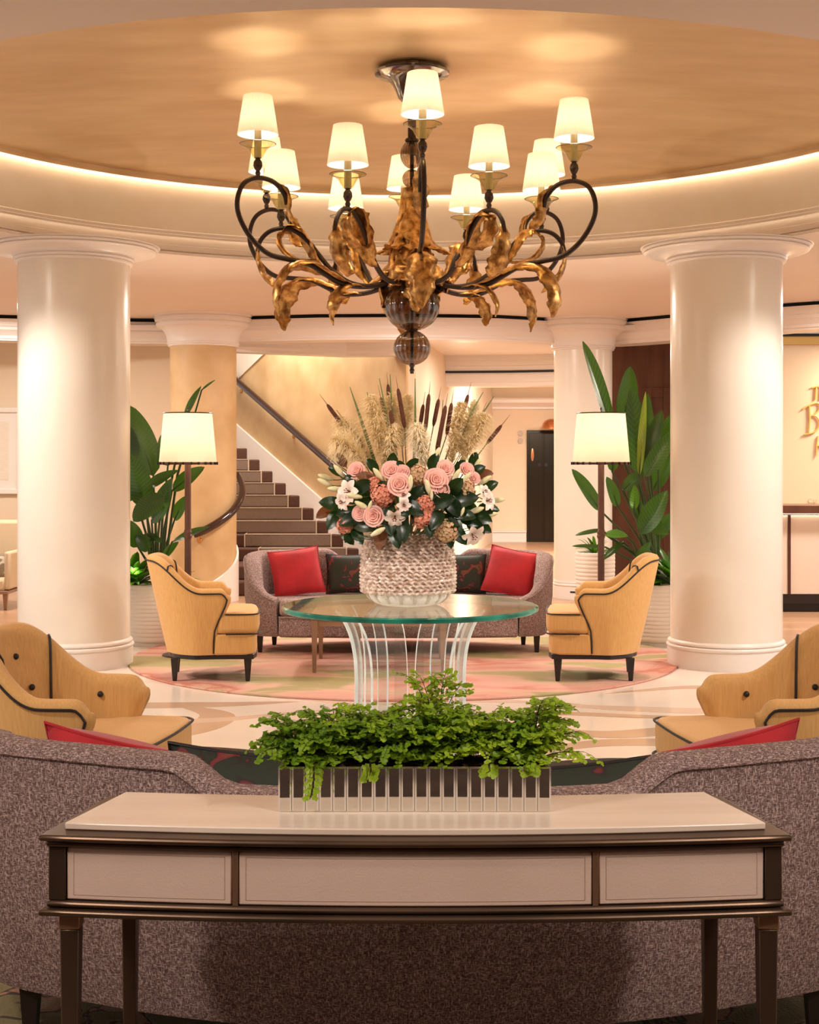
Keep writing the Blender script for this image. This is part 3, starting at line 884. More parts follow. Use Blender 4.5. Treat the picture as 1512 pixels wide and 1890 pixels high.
# ------------------------------------------------------------------ rugs
def rug(x, y, r, m, label):
    o = MB().lathe([(0.001, .0), (r, .0), (r + .004, .006), (r, .014), (0.001, .015)], 96).build('round_rug', m)
    o.location = (x, y, .0045)
    return tag(o, label, 'rug', 'round rugs')
rug(-.045, 11.44, 2.155, 'rug_pile', 'round pink and olive floral rug under the far sofa and armchairs')
rug(.03, 4.62, 2.1, 'rug_dark', 'round rug under the near sofa behind the console table')
FZ = .0195      # top of a rug

# ------------------------------------------------------------------ sofas
SP = [(.98, -.50), (1.12, -.46), (1.215, -.37), (1.265, -.22), (1.275, -.04), (1.225, .10), (1.13, .195), (1.0, .265), (.86, .325), (.72, .385), (.58, .43), (.4, .475), (.2, .505)]
outl = [(-x, y) for x, y in SP] + [(0, .515)] + SP[::-1]
outl = cr([(x, y, 0) for x, y in outl], 4)
def sofa_h(p):
    ax = abs(p.x)
    if p.y > .2:
        return .725 + .072 * sstep(.50, .64, ax)
    return table([-.5, -.46, -.37, -.22, -.04, .12], [.445, .52, .63, .735, .785, .797], p.y)
def sofa_frame(i):
    n = len(outl)
    t = (outl[min(i + 1, n - 1)] - outl[max(i - 1, 0)]).normalized()
    return Vector((t.y, -t.x, 0))          # inwards
def build_sofa(name, label, loc, rz):
    t = thing(name, label, 'sofa', loc, rz, 'barrel sofas')
    rows, pip = [], []
    n = len(outl)
    for i, p in enumerate(outl):
        nn = sofa_frame(i)
        if nn.dot(Vector((0, -.1, 0)) - p) < 0:
            nn = -nn
        h = sofa_h(p)
        k = .6 + .4 * sstep(.4, .7, h)
        row = []
        for o_, z in ((.055, .135), (.045, .16), (.02, .32), (.004, .45 if h > .5 else h - .06), (0, h - .045), (.004, h - .022), (.02, h - .006), (.05, h), (.09, h), (.12, h - .008), (.137, h - .028), (.142, h - .06), (.15, .36)):
            z = min(z, h)
            row.append(p + nn * (o_ * k if o_ > .06 else o_) + Vector((0, 0, z)))
        rows.append(row)
        pip.append(p + nn * .003 + Vector((0, 0, h - .026)) - nn * .006)
    mb = MB(); b = mb.grid(rows)
    w = len(rows[0])
    mb.f.append(tuple(b + i for i in range(w))); mb.m.append(0)
    mb.f.append(tuple(b + (n - 1) * w + i for i in reversed(range(w)))); mb.m.append(0)
    mb.build('backrest_shell', 'sofa_weave', t, smooth=True, angle=60)
    MB().tube(pip, .0045, 6).build('seam_piping', 'sofa_weave', t, smooth=True)
    # seat deck and cushion inside the shell
    inner = []
    for i, p in enumerate(outl):
        nn = sofa_frame(i)
        if nn.dot(Vector((0, -.1, 0)) - p) < 0:
            nn = -nn
        inner.append((p + nn * .09).to_2d())
    front = [(lerp(inner[-1].x, inner[0].x, k / 16), -.505 - .055 * (1 - (2 * k / 16 - 1) ** 2)) for k in range(0, 17)]
    poly = [tuple(q) for q in inner] + front
    MB().prism(poly, .135, .30).build('seat_base', 'sofa_weave', t, bevel=.02)
    poly2 = [(x * .995, y - (.012 if y < -.4 else 0)) for x, y in poly]
    MB().prism(poly2, .30, .435).build('seat_cushion', 'sofa_weave', t, bevel=.04, seg=3)
    MB().tube([(x, y - .012, .30) for x, y in front], .006, 6).build('seat_piping', 'sofa_weave', t)
    for (x, y) in ((1.12, -.36), (-1.12, -.36), (1.05, .13), (-1.05, .13), (.35, .38), (-.35, .38), (.35, -.45), (-.35, -.45)):
        MB().box((x, y, .0675), (.05, .05, .135), taper=.65).build('leg', 'dark_wood', t)
    return t
far_sofa = build_sofa('barrel_sofa', 'taupe woven barrel sofa facing the camera at the far side of the rug', (-.09, 11.975, FZ), 0)
near_sofa = build_sofa('barrel_sofa', 'taupe woven barrel sofa seen from behind, back against the console table', (.035, 3.975, FZ), PI)

# cushions of the far sofa
pillow('square_cushion', .43, .40, .15, (-.90, 11.88, .455), -17, 16, 'red_velvet', 'red velvet cushion at the left end of the far sofa', group='red cushions', pip='red_velvet', roll=-7)
pillow('square_cushion', .40, .34, .14, (-.50, 12.03, .455), -16, 5, 'floral_cushion', 'dark floral cushion left of the vase on the far sofa', group='dark floral cushions', pip='piping_black')
pillow('square_cushion', .40, .34, .14, (.44, 12.03, .455), -16, -5, 'floral_cushion', 'dark floral cushion right of the vase on the far sofa', group='dark floral cushions', pip='piping_black')
pillow('square_cushion', .44, .40, .15, (.80, 11.90, .455), -18, -18, 'red_velvet', 'red velvet cushion at the right end of the far sofa', group='red cushions', pip='red_velvet', roll=10)
# cushions of the near sofa
pillow('square_cushion', .44, .375, .21, (-.80, 4.03, .455), 20, -22, 'red_velvet', 'red velvet cushion at the left end of the near sofa', group='red cushions', pip='red_velvet', roll=7)
pillow('square_cushion', .47, .355, .23, (-.415, 3.86, .455), 16, -8, 'floral_cushion', 'dark floral cushion left of the fern on the near sofa', group='dark floral cushions', pip='piping_black', roll=4)
pillow('square_cushion', .47, .325, .23, (.41, 3.86, .455), 18, 8, 'floral_cushion', 'dark floral cushion right of the fern on the near sofa', group='dark floral cushions', pip='piping_black', roll=-3)
pillow('square_cushion', .44, .385, .21, (.87, 4.02, .455), 20, 22, 'red_velvet', 'red velvet cushion at the right end of the near sofa', group='red cushions', pip='red_velvet', roll=-8)

# ------------------------------------------------------------------ tub armchairs (local +x is the front)
CP = [(.19, -.355), (.10, -.365), (0, -.37), (-.10, -.36), (-.21, -.325), (-.31, -.255), (-.375, -.145), (-.395, 0)]
co = cr([(x, y, 0) for x, y in CP + [(x, -y) for x, y in CP[-2::-1]]], 5)
def chair_h(p):
    return .655 + .225 * (1 - sstep(-.36, .02, p.x)) ** 1.15 - .045 * max(0.0, (p.x - .14) / .05) ** 2
def chair_pt(i, o_, z):
    n = len(co)
    p = co[i]
    t = (co[min(i + 1, n - 1)] - co[max(i - 1, 0)]).normalized()
    nn = Vector((-t.y, t.x, 0))
    if nn.dot(Vector((-.05, 0, 0)) - p) < 0:
        nn = -nn
    h = chair_h(p)
    drop = max(0.0, h - z)
    lean = (.045 + .085 * (1 - sstep(-.38, .05, p.x))) * (drop / .6) ** 1.1       # wall slopes in towards the floor
    q = p + nn * (o_ + lean)
    q.z = z
    q.x -= .095 * sstep(-.12, .19, p.x) * sstep(0.0, .30, drop)
    return q
def build_chair():
    t = thing('tub_armchair', 'x', 'armchair', group='yellow tub armchairs')
    n = len(co)
    rows = []
    for i in range(n):
        h = chair_h(co[i])
        row = []
        for o_, z in ((0, .19), (0, .30), (0, .42), (0, h - .05), (.004, h - .026), (.018, h - .007), (.042, h), (.066, h - .007), (.080, h - .026), (.085, h - .05), (.075, .52), (.07, .40)):
            row.append(chair_pt(i, o_, z))
        rows.append(row)
    def endcap(row, dx):
        c = Vector((0, 0, 0))
        for q in row: c += q
        c /= len(row)
        return [[Vector((lerp(q.x, q.x, .3) + dx, lerp(q.y, c.y, .35), lerp(q.z, c.z, .05))) for q in row],
                [Vector((q.x + dx * 1.45, lerp(q.y, c.y, .8), lerp(q.z, c.z, .12))) for q in row]]
    e0, e1 = endcap(rows[0], .018), endcap(rows[-1], .018)
    rows = [e0[1], e0[0]] + rows + [e1[0], e1[1]]
    mb = MB(); b = mb.grid(rows)
    w = len(rows[0])
    mb.f.append(tuple(b + k for k in reversed(range(w)))); mb.m.append(0)
    mb.f.append(tuple(b + (len(rows) - 1) * w + k for k in range(w))); mb.m.append(0)
    shell = mb.build('tub_shell', 'yellow_fabric', t, smooth=True, angle=65)
    # outer piping: floor to arm front, along the top edge, down the other side
    pip = [chair_pt(0, -.003, z) for z in (.20, .28, .36, .43, .49, .535)] + [chair_pt(i, -.003, chair_h(co[i]) - .035) for i in range(n)] + [chair_pt(n - 1, -.003, z) for z in (.535, .49, .43, .36, .28, .20)]
    MB().tube(pip, .0058, 6).build('piping', 'piping_black', shell, smooth=True)
    # inner seams and buttons
    for i in (int(n * .30), int(n * .70)):
        h = chair_h(co[i])
        MB().tube([chair_pt(i, o_, z) for o_, z in ((.0, h - .03), (.016, h - .003), (.042, h + .004), (.070, h - .003), (.0855, h - .03), (.089, h - .06), (.086, .66), (.080, .52))], .0055, 6).build('seam_piping', 'piping_black', shell, smooth=True)
    for i, z in ((int(n * .13), .575), (int(n * .87), .575), (int(n * .39), .62), (int(n * .61), .62), (int(n * .45), .75), (int(n * .55), .75)):
        q = chair_pt(i, .086, z)
        MB().ball(q, .013, .013, .013, 10, 6).build('button', 'piping_black', shell, smooth=True)
    # T-shaped seat
    def tee(g):
        base = [(.12 - .0, -.345 - g), (.33, -.35 - g), (.385 + g, -.32 - g), (.405 + g, -.25), (.415 + g, 0), (.405 + g, .25), (.385 + g, .32 + g), (.33, .35 + g), (.12, .345 + g), (.085, .30), (.06, .265), (-.08, .225), (-.14, .13), (-.155, 0), (-.14, -.13), (-.08, -.225), (.06, -.265), (.085, -.30)]
        return base
    MB().prism([(x - .015, y * .985) for x, y in tee(0)], .19, .335).build('seat_base', 'yellow_fabric', t, bevel=.012)
    cu = MB().prism(tee(.004), .338, .485).build('seat_cushion', 'yellow_fabric', t, bevel=.032, seg=4)
    fr = [p for p in cr([(x, y, 0) for x, y in tee(.006)[:9]], 8) if p.x > .15]
    MB().tube([(p.x, p.y, .336) for p in fr], .0058, 6).build('piping', 'piping_black', cu, smooth=True)
    MB().tube([(p.x - .003, p.y * .992, .474) for p in fr], .0052, 6).build('piping', 'piping_black', cu, smooth=True)
    bot = [chair_pt(i, .012, .19) for i in range(0, n)]
    pl = [(q.x, q.y) for q in bot] + [(.37, .335), (.395, .2), (.40, 0), (.395, -.2), (.37, -.335)]
    MB().prism(pl, .158, .192).build('plinth', 'dark_wood', t, bevel=.004)
    for (x, y) in ((.33, -.29), (.33, .29), (-.18, -.22), (-.18, .22)):
        MB().box((x, y, .08), (.055, .055, .16), taper=.55).build('leg', 'dark_wood', t, bevel=.004)
    return t
ch = build_chair()
CH = [((-1.50, 10.33, FZ), 7, 'yellow tub armchair with black piping in front of the left floor lamp'),
      ((1.405, 10.33, FZ), 180 - 7, 'yellow tub armchair with black piping in front of the right floor lamp'),
      ((-1.33, 5.66, FZ), -8, 'yellow tub armchair cut by the left edge, behind the near sofa'),
      ((1.445, 5.66, FZ), 180 + 8, 'yellow tub armchair cut by the right edge, behind the near sofa')]
for i, (l, a, lb) in enumerate(CH):
    o = ch if i == 0 else copy_tree(ch)
    o.location = l; o.rotation_euler = (0, 0, R(a)); o['label'] = lb

# ------------------------------------------------------------------ floor lamps
def floor_lamp(x, y, label):
    t = thing('floor_lamp', label, 'floor lamp', (x, y, .004), 0, 'floor lamps')
    MB().lathe([(.001, 0), (.20, 0), (.205, .012), (.20, .024), (.06, .034), (.035, .06), (.001, .06)], 32).build('base', 'dark_wood', t, smooth=True)
    MB().lathe([(.028, .05), (.026, .94), (.03, .95), (.034, .965), (.03, .98), (.034, .995), (.03, 1.01), (.026, 1.02), (.025, 1.62), (.001, 1.62)], 8).build('pole', 'lamp_wood', t)
    sh = MB()
    sh.lathe([(.228, 1.555), (.192, 1.945)], 48)
    sh.lathe([(.191, 1.944), (.227, 1.556)], 48)
    s_ = sh.build('lamp_shade', 'shade_linen', t, smooth=True)
    MB().lathe([(.230, 1.553), (.232, 1.535), (.228, 1.535), (.226, 1.553), (.230, 1.553)], 48).build('bottom_trim', 'lamp_wood', s_, smooth=True)
    for k in range(24):
        a = 2 * PI * k / 24
        MB().box((.230 * math.cos(a), .230 * math.sin(a), 1.545), (.022, .010, .022), rotz=a).build('trim_bead', 'dark_wood', s_)
    MB().tube([(.193 * math.cos(2 * PI * k / 48), .193 * math.sin(2 * PI * k / 48), 1.945) for k in range(48)], .005, 6, closed=True).build('top_trim', 'dark_wood', s_)
    for k in range(3):
        a = 2 * PI * k / 3
        MB().tube([(0, 0, 1.93), (.192 * math.cos(a), .192 * math.sin(a), 1.94)], .003, 5).build('spider', 'dark_wood', t)
    MB().tube([(0, 0, 1.62), (0, 0, 1.97)], .004, 6).ball((0, 0, 1.98), .008, .008, .014, 8, 6).build('finial', 'dark_wood', t)
    MB().ball((0, 0, 1.74), .035, .035, .05, 12, 8).build('bulb', 'bulb_glow', t, smooth=True)
    l = light('POINT', 'floor_lamp_light', (x, y, 1.80), 15, WARM, .05)
    return t
floor_lamp(-1.77, 11.45, 'floor lamp with cream drum shade in front of the plaster column')
floor_lamp(1.53, 11.45, 'floor lamp with cream drum shade beside the walnut wall')

# ------------------------------------------------------------------ coffee table of the far group
ct = thing('coffee_table', 'low brown wooden table seen through the glass table base', 'table', (-.225, 10.86, FZ))
MB().box((0, 0, .405), (1.0, .82, .03)).build('table_top', 'table_wood', ct, bevel=.005)
for s_ in (-1, 1):
    MB().box((0, s_ * .38, .365), (.94, .025, .05)).build('apron', 'table_wood', ct)
    MB().box((s_ * .47, 0, .365), (.025, .76, .05)).build('apron', 'table_wood', ct)
    for k in (-1, 1):
        MB().box((s_ * .47, k * .38, .195), (.045, .045, .39), taper=.6).build('leg', 'table_wood', ct)

# ------------------------------------------------------------------ round glass table
TD = 7.75
gt = thing('glass_table', 'round glass table with green edge on flared clear acrylic fins', 'table', (.003, TD, .004))
ZT = .782
R0 = .692
mb = MB()
mb.lathe([(.001, ZT), (R0 - .012, ZT)], 96, mat=0)
mb.lathe([(R0 - .012, ZT), (R0, ZT - .007), (R0, ZT - .022), (R0 - .006, ZT - .028)], 96, mat=1)
mb.lathe([(R0 - .006, ZT - .028), (.001, ZT - .028)], 96, mat=0)
mb.build('glass_top', ['glass_top', 'glass_rim'], gt, smooth=True, angle=25)
mb = MB()
mb.lathe([(.001, .022), (.775, .022)], 96, mat=0)
mb.lathe([(.775, .022), (.78, .016), (.78, .004), (.775, .001)], 96, mat=1)
mb.build('glass_foot', ['glass_top', 'glass_rim'], gt, smooth=True, angle=25)
prof = cr([(.285, 0, .022), (.285, 0, .20), (.283, 0, .40), (.292, 0, .52), (.315, 0, .62), (.352, 0, .70), (.395, 0, ZT - .03)], 4)
for k in range(9):
    a = 2 * PI * (k + .28) / 9
    rows = []
    for j, p in enumerate(prof):
        t_ = (prof[min(j + 1, len(prof) - 1)] - prof[max(j - 1, 0)]).normalized()
        nn = Vector((t_.z, 0, -t_.x))
        hw = .082
        row = []
        for yy, off in ((-hw, -.007), (hw, -.007), (hw, .007), (-hw, .007)):
            q = p + nn * off
            row.append((q.x * math.cos(a) - yy * math.sin(a), q.x * math.sin(a) + yy * math.cos(a), q.z))
        rows.append(row)
    mb = MB(); b = mb.grid(rows, closeu=True)
    mb.m = [q % 4 % 2 for q in range(len(mb.f))]
    mb.f.append((b + 3, b + 2, b + 1, b)); mb.m.append(0)
    e = b + (len(rows) - 1) * 4
    mb.f.append((e, e + 1, e + 2, e + 3)); mb.m.append(0)
    mb.build('acrylic_fin', ['acrylic_sheet', 'acrylic_edge'], gt, smooth=True, angle=40)

# ------------------------------------------------------------------ console table (curved in plan, radial ends)
cn = thing('console_table', 'bow-fronted bronze console table with stone top and three leather drawer panels', 'table', (.0, 0, 0))
CX = .012
def arc(hw, yc, sag, n=28):
    return [(CX + hw * (2 * i / n - 1), yc - sag * (1 - (2 * i / n - 1) ** 2)) for i in range(n + 1)]
def slab(g, z0, z1, name, m, bev):
    f = arc(.7325 + g, 2.994 - g, .053); bk = arc(.661 + g, 3.276 + g * .6, .045)
    return MB().prism(f + bk[::-1], z0, z1).build(name, m, cn, bevel=bev)
slab(0, .785, .80, 'stone_top', 'travertine', .003)
for z0, z1, gs in ((.757, .785, (.045, .032)), (.618, .646, (.032, .045))):
    slab(gs[0], z0 + .0145, z1, 'frame_moulding', 'bronze', .006)
    slab(gs[1], z0, z0 + .0135, 'frame_moulding', 'bronze', .005)
slab(.018, .62, .76, 'drawer_box', 'dark_wood', 0)
def face(u0, u1, z0, z1, g, th, name, m, bev=.003, parent=cn):
    n = 14
    hw, yc, sag = .7325 + .0, 2.994, .053
    pts = []
    for i in range(n + 1):
        u = lerp(u0, u1, i / n)
        pts.append((CX + hw * u, yc - sag * (1 - u * u) - g))
    return MB().prism(pts + [(x, y + th) for x, y in pts[::-1]], z0, z1).build(name, m, parent, bevel=bev)
for (u0, u1) in ((-.985, -.512), (-.493, .493), (.512, .985)):
    pnl = face(u0, u1, .6475, .7555, .024, .02, 'drawer_panel', 'leather_cream')
    for za, zb in ((.6575, .6583), (.7447, .7455)):
        face(u0 + .02, u1 - .02, za, zb, .0246, .002, 'stitch_line', 'stitch', 0, pnl)
    for ua in (u0 + .02, u1 - .0208):
        face(ua, ua + .0012, .6575, .7455, .0246, .002, 'stitch_line', 'stitch', 0, pnl)
for u in (-.5025, .5025):
    face(u - .008, u + .008, .646, .757, .027, .02, 'divider', 'bronze_light')
for s_ in (-1, 1):
    face(s_ * 1.012 - .025, s_ * 1.012 + .025, .646, .757, .030, .035, 'corner_post', 'bronze')
    MB().prism([(CX + s_ * .748, 2.985), (CX + s_ * .754, 2.985), (CX + s_ * .685, 3.27), (CX + s_ * .679, 3.27)], .646, .757).build('end_panel', 'leather_cream', cn)
LEGS = [(-.716, 2.985, .040), (.731, 2.985, .040), (-.648, 3.268, .036), (.672, 3.268, .036)]
for (x, y, w) in LEGS:
    MB().box((CX + x, y, .602), (w + .004, w + .004, .032)).build('leg_collar', 'bronze_light', cn, bevel=.003)
    MB().box((CX + x, y, .293), (w, w, .586), taper=.62).build('leg', 'bronze', cn, bevel=.003)
for s_, (a, b) in ((-1, (LEGS[0], LEGS[2])), (1, (LEGS[1], LEGS[3]))):
    MB().tube([(CX + a[0], a[1], .235), (CX + b[0], b[1], .235)], .010, 8).build('stretcher', 'bronze', cn, smooth=True)

# ------------------------------------------------------------------ mirrored planter with maidenhair ferns
PW, PH, PD = .588, .0966, .125
pl = thing('mirror_planter', 'long mirrored planter with ferns standing on the console table', 'planter', (.011, 3.082 + PD / 2, .8005))
MB().box((0, 0, PH / 2 - .001), (PW - .008, PD - .008, PH - .006)).build('box_core', 'dark_wood', pl)
n = 20
pw = PW / n
def strip(w, h):
    mb = MB(); d_ = .0022; g = .0042
    a = [(-w / 2 + .0005, 0, 0), (w / 2 - .0005, 0, 0), (w / 2 - .0005, 0, h), (-w / 2 + .0005, 0, h)]
    b = [(-w / 2 + g, -d_, g), (w / 2 - g, -d_, g), (w / 2 - g, -d_, h - g), (-w / 2 + g, -d_, h - g)]
    mb.v = a + b
    for q, k in (((4, 5, 6, 7), 0), ((0, 1, 5, 4), 1), ((1, 2, 6, 5), 1), ((2, 3, 7, 6), 1), ((3, 0, 4, 7), 1), ((3, 2, 1, 0), 1)):
        mb.f.append(q); mb.m.append(k)
    return mb
proto = None
for sgn in (-1, 1):
    for k in range(n):
        if proto is None:
            proto = strip(pw, PH).build('mirror_strip', ['mirror', 'mirror_edge'], pl); o = proto
        else:
            o = proto.copy(); COL.objects.link(o); o.parent = pl
        o.location = ((k + .5) * pw - PW / 2, sgn * (PD / 2 - .004), 0)
        o.rotation_euler = (0, 0, 0 if sgn < 0 else PI)
for sgn in (-1, 1):
    for k in range(4):
        o = proto.copy(); COL.objects.link(o); o.parent = pl
        o.location = (sgn * (PW / 2 - .004), (k - 1.5) * .0294, 0)
        o.rotation_euler = (0, 0, sgn * PI / 2)
mb = MB()
rows = []
for j in range(9):
    rows.append([(lerp(-PW / 2 + .01, PW / 2 - .01, i / 40), lerp(-PD / 2 + .008, PD / 2 - .008, j / 8), PH - .006 + random.uniform(0, .014)) for i in range(41)])
mb.grid(rows); mb.build('soil', 'soil', pl)

def leaflet(mb, c, nrm, dirv, s):
    """fan-shaped leaflet with a scalloped outer edge"""
    side = nrm.cross(dirv).normalized()
    b = len(mb.v)
    mb.v.append(tuple(c))
    pts = [(-.62, .55), (-.42, .95), (0.0, 1.0), (.42, .95), (.62, .55)]
    for (u, v) in pts:
        q = c + side * (u * s) + dirv * (v * s) + nrm * (.18 * s * (abs(u) - .3))
        mb.v.append(tuple(q))
    for i in range(1, 5):
        mb.f.append((b, b + i, b + i + 1)); mb.m.append(0)
def fern(root, spread, height, nf, label, lean=(0, 0, 0), size=.0098, drop=0.0, matn='fern_leaf'):
    t = thing('maidenhair_fern', label, 'fern', tuple(root), 0, 'maidenhair ferns in the mirrored planter')
    st_, lf = MB(), MB()
    for k in range(nf):
        a = 2 * PI * (k + random.random() * .8) / nf
        rr = spread * random.uniform(.35, 1.0)
        hh = height * random.uniform(.22, 1.0) * (1.15 - .45 * rr / spread)
        tip = Vector((math.cos(a) * rr * 1.15, math.sin(a) * rr * .8, hh - drop * random.random())) + Vector(lean) * random.uniform(.5, 1)
        mid = Vector((tip.x * .4, tip.y * .4, hh * .85 + .01))
        bs = Vector((random.uniform(-.02, .02), random.uniform(-.018, .018), 0))
        path = [bs * (1 - u) ** 2 + mid * (2 * u * (1 - u)) + tip * u * u for u in [i / 7 for i in range(8)]]
        st_.tube(path, [.0011 * (1 - .7 * i / 7) + .0003 for i in range(8)], 4)
        for i in range(2, 8):
            for side in (-1, 1):
                if i == 7 and side == 1: continue
                p = path[i]
                tg = (path[i] - path[i - 1]).normalized()
                lat = tg.cross(Vector((0, 0, 1)))
                if lat.length < .05: lat = Vector((1, 0, 0))
                lat.normalize()
                L = (.055 if i < 6 else .04) * random.uniform(.6, 1.1) * (height / .2) ** .3
                dv = (lat * side + tg * .8 + Vector((0, 0, random.uniform(-.25, .25)))).normalized()
                if i == 7: dv = (tg + Vector((0, 0, -.3))).normalized()
                e = p + dv * L + Vector((0, 0, -.012))
                st_.tube([p, lerp(p, e, .5) + Vector((0, 0, .004)), e], .0005, 3, caps=False)
                for m_ in range(5):
                    u = .2 + .8 * m_ / 4
                    q = lerp(p, e, u)
                    for s2 in (-1, 1):
                        d2 = (dv * .6 + dv.cross(Vector((0, 0, 1))).normalized() * s2 * (1 if m_ < 4 else .4) + Vector((0, 0, random.uniform(-.7, .2)))).normalized()
                        nz = (Vector((random.uniform(-.5, .5), random.uniform(-1.1, .1), 1.0))).normalized()
                        nz = (nz - d2 * nz.dot(d2)).normalized()
                        leaflet(lf, q, nz, d2, size * random.uniform(.6, 1.25))
    st_.build('stems', 'fern_stem', t)
    lf.build('leaflets', matn, t, kind='stuff')
    return t
bx, by, bz = .011, 3.082 + PD / 2, .8005 + PH
FERN = [(-.25, .0, .095, .115, 15, (-.015, -.01, 0), 'leftmost fern in the planter, small and dense', 'fern_leaf_dark'), (-.18, -.015, .09, .14, 15, (0, -.02, 0), 'fern second from the left end of the planter', 'fern_leaf_dark'),
        (-.105, .01, .09, .155, 15, (0, -.01, 0), 'fern third from the left end of the planter', 'fern_leaf'), (-.03, -.01, .09, .135, 15, (0, -.02, 0), 'fern left of the tallest fern in the planter', 'fern_leaf_dark'),
        (.045, .0, .085, .20, 16, (-.01, 0, .02), 'tallest fern in the planter, pale green, in front of the glass table', 'fern_leaf'), (.115, -.01, .09, .15, 15, (.01, -.01, 0), 'fern right of the tallest fern in the planter', 'fern_leaf'),
        (.19, .01, .085, .13, 14, (0, -.02, 0), 'fern second from the right end of the planter', 'fern_leaf_dark'), (.255, .0, .085, .155, 15, (.03, 0, 0), 'rightmost fern in the planter, leaning out over its end', 'fern_leaf')]
for x, y, sp, h, nf, ln, lb, mt in FERN:
    fern(Vector((bx + x, by + y, bz - .004)), sp, h, nf + 8, lb, ln, matn=mt)
# hanging fronds over the mirror
def hang(x, ln, label):
    t = thing('fern_frond', label, 'fern frond', (bx + x, by - PD / 2 + .01, bz), 0, 'fern fronds hanging over the planter')
    st_, lf = MB(), MB()
    path = [Vector((0, .02, 0)), Vector((.004, -.012, .010)), Vector((.006, -.020, -.004)), Vector((.004, -.023, -.004 - ln * .5)), Vector((-.002, -.024, -.004 - ln))]
    path = cr(path, 4)
    st_.tube(path, .0008, 4)
    for i in range(5, len(path), 2):
        for s2 in (-1, 1):
            d2 = Vector((s2 * .9, -.2, -.7)).normalized()
            nz = Vector((random.uniform(-.3, .3), -1, .3)).normalized(); nz = (nz - d2 * nz.dot(d2)).normalized()
            leaflet(lf, path[i] + Vector((s2 * .002, 0, 0)), nz, d2, random.uniform(.009, .014))
            leaflet(lf, path[i] + d2 * .011 + Vector((0, -.002, .004)), nz, d2, random.uniform(.008, .012))
    st_.build('stem', 'fern_stem', t); lf.build('leaflets', 'fern_leaf', t, kind='stuff')
hang(-.222, .062, 'long fern frond hanging over the left mirror strips')
hang(-.10, .018, 'short fern frond hanging over the mirror strips, left of the middle')
hang(.155, .006, 'short fern frond hanging over the mirror strips, right of the middle')
hang(.245, .004, 'fern frond curling over the rim near the right end of the planter')

# ------------------------------------------------------------------ chandelier
CC = Vector((.015, 8.8, 0))
cd = thing('chandelier', 'large twelve-arm chandelier with ivory shades, gilded leaves and smoked glass balls', 'chandelier', tuple(CC))
MB().lathe([(.001, 3.965), (.215, 3.962), (.232, 3.945), (.228, 3.932), (.20, 3.925), (.15, 3.905), (.12, 3.87), (.10, 3.83), (.085, 3.79), (.05, 3.755), (.03, 3.74), (.001, 3.735)], 48).build('canopy', 'smoke_solid', cd, smooth=True)
MB().lathe([(.026, 3.50), (.026, 3.75)], 16).build('stem', 'smoke_solid', cd, smooth=True)
rib = lambda a, z: 1.0 + .030 * math.cos(20 * a)
def glass_ball(zc, rx, rz, name='glass_ball'):
    pr = [(max(.012, rx * math.cos(t)), zc + rz * math.sin(t)) for t in [lerp(-PI / 2, PI / 2, i / 20) for i in range(21)]]
    o = MB().lathe(pr, 80, ripple=rib).build(name, 'smoke_glass', cd, smooth=True, angle=180)
    return o
glass_ball(3.445, .070, .088); glass_ball(3.295, .058, .058)
glass_ball(2.515, .166, .156); glass_ball(2.258, .110, .108)
MB().lathe([(.012, 2.10), (.012, 3.55)], 10).build('core_rod', 'iron_brown', cd, smooth=True)
MB().lathe([(.001, 3.52), (.04, 3.52), (.045, 3.53), (.04, 3.54), (.001, 3.54)], 24).build('collar', 'smoke_solid', cd, smooth=True)
MB().lathe([(.001, 2.355), (.032, 2.357), (.036, 2.366), (.032, 2.375), (.001, 2.376)], 24).build('collar', 'smoke_solid', cd, smooth=True)
MB().lathe([(.001, 2.10), (.010, 2.105), (.016, 2.12), (.010, 2.135), (.016, 2.145), (.02, 2.155), (.001, 2.16)], 16).build('finial', 'smoke_solid', cd, smooth=True)
MB().lathe([(.066, 3.165), (.070, 3.175), (.068, 3.225), (.072, 3.232), (.060, 3.236), (.001, 3.236)], 32).build('leaf_crown', 'gold_leaf', cd, smooth=True)
MB().lathe([(.055, 3.17), (.07, 3.05), (.10, 2.90), (.11, 2.80), (.10, 2.70), (.09, 2.66), (.001, 2.65)], 24).build('body_core', 'iron_brown', cd, smooth=True)

def gold_leaf(path, w, fold=.35, rag=.16, seed=0, tipw=.15, basew=.35, n=5, ang=0.0, twist=0.0):
    """ragged gilded leaf strip along path in the local xz plane (x outwards), rotated by ang about z"""
    rnd = random.Random(seed)
    pts = cr([(p[0], 0, p[1]) for p in path], 5)
    m = len(pts)
    rows = []
    lob = rnd.uniform(5.0, 7.0); ph = rnd.uniform(0, 6)
    for i, p in enumerate(pts):
        u = i / (m - 1)
        t = (pts[min(i + 1, m - 1)] - pts[max(i - 1, 0)]).normalized()
        nn = Vector((-t.z, 0, t.x))
        k = table([0, .3, .65, .9, 1.0], [basew, .95, 1.0, .62, tipw], u)
        tw = twist * u
        row = []
        for j in range(n):
            s_ = -1 + 2 * j / (n - 1)
            e = 1 + (rag * math.sin(lob * u * PI * 1.6 + ph + s_) + rnd.uniform(-rag, rag) * .6) * abs(s_)
            y = s_ * w * k * e
            off = -fold * w * k * (s_ * s_) + rnd.uniform(-.1, .1) * w * abs(s_)
            q = p + Vector((0, y * math.cos(tw), 0)) + nn * (off + y * math.sin(tw))
            row.append(q)
        rows.append(row)
    mb = MB()
    ca, sa = math.cos(ang), math.sin(ang)
    rt = lambda q: (q.x * ca - q.y * sa, q.x * sa + q.y * ca, q.z)
    mb.grid([[rt(q) for q in r] for r in rows])
    return mb
def sol(o, th=.0022):
    m_ = o.modifiers.new('thick', 'SOLIDIFY'); m_.thickness = th; m_.offset = 0
    return o
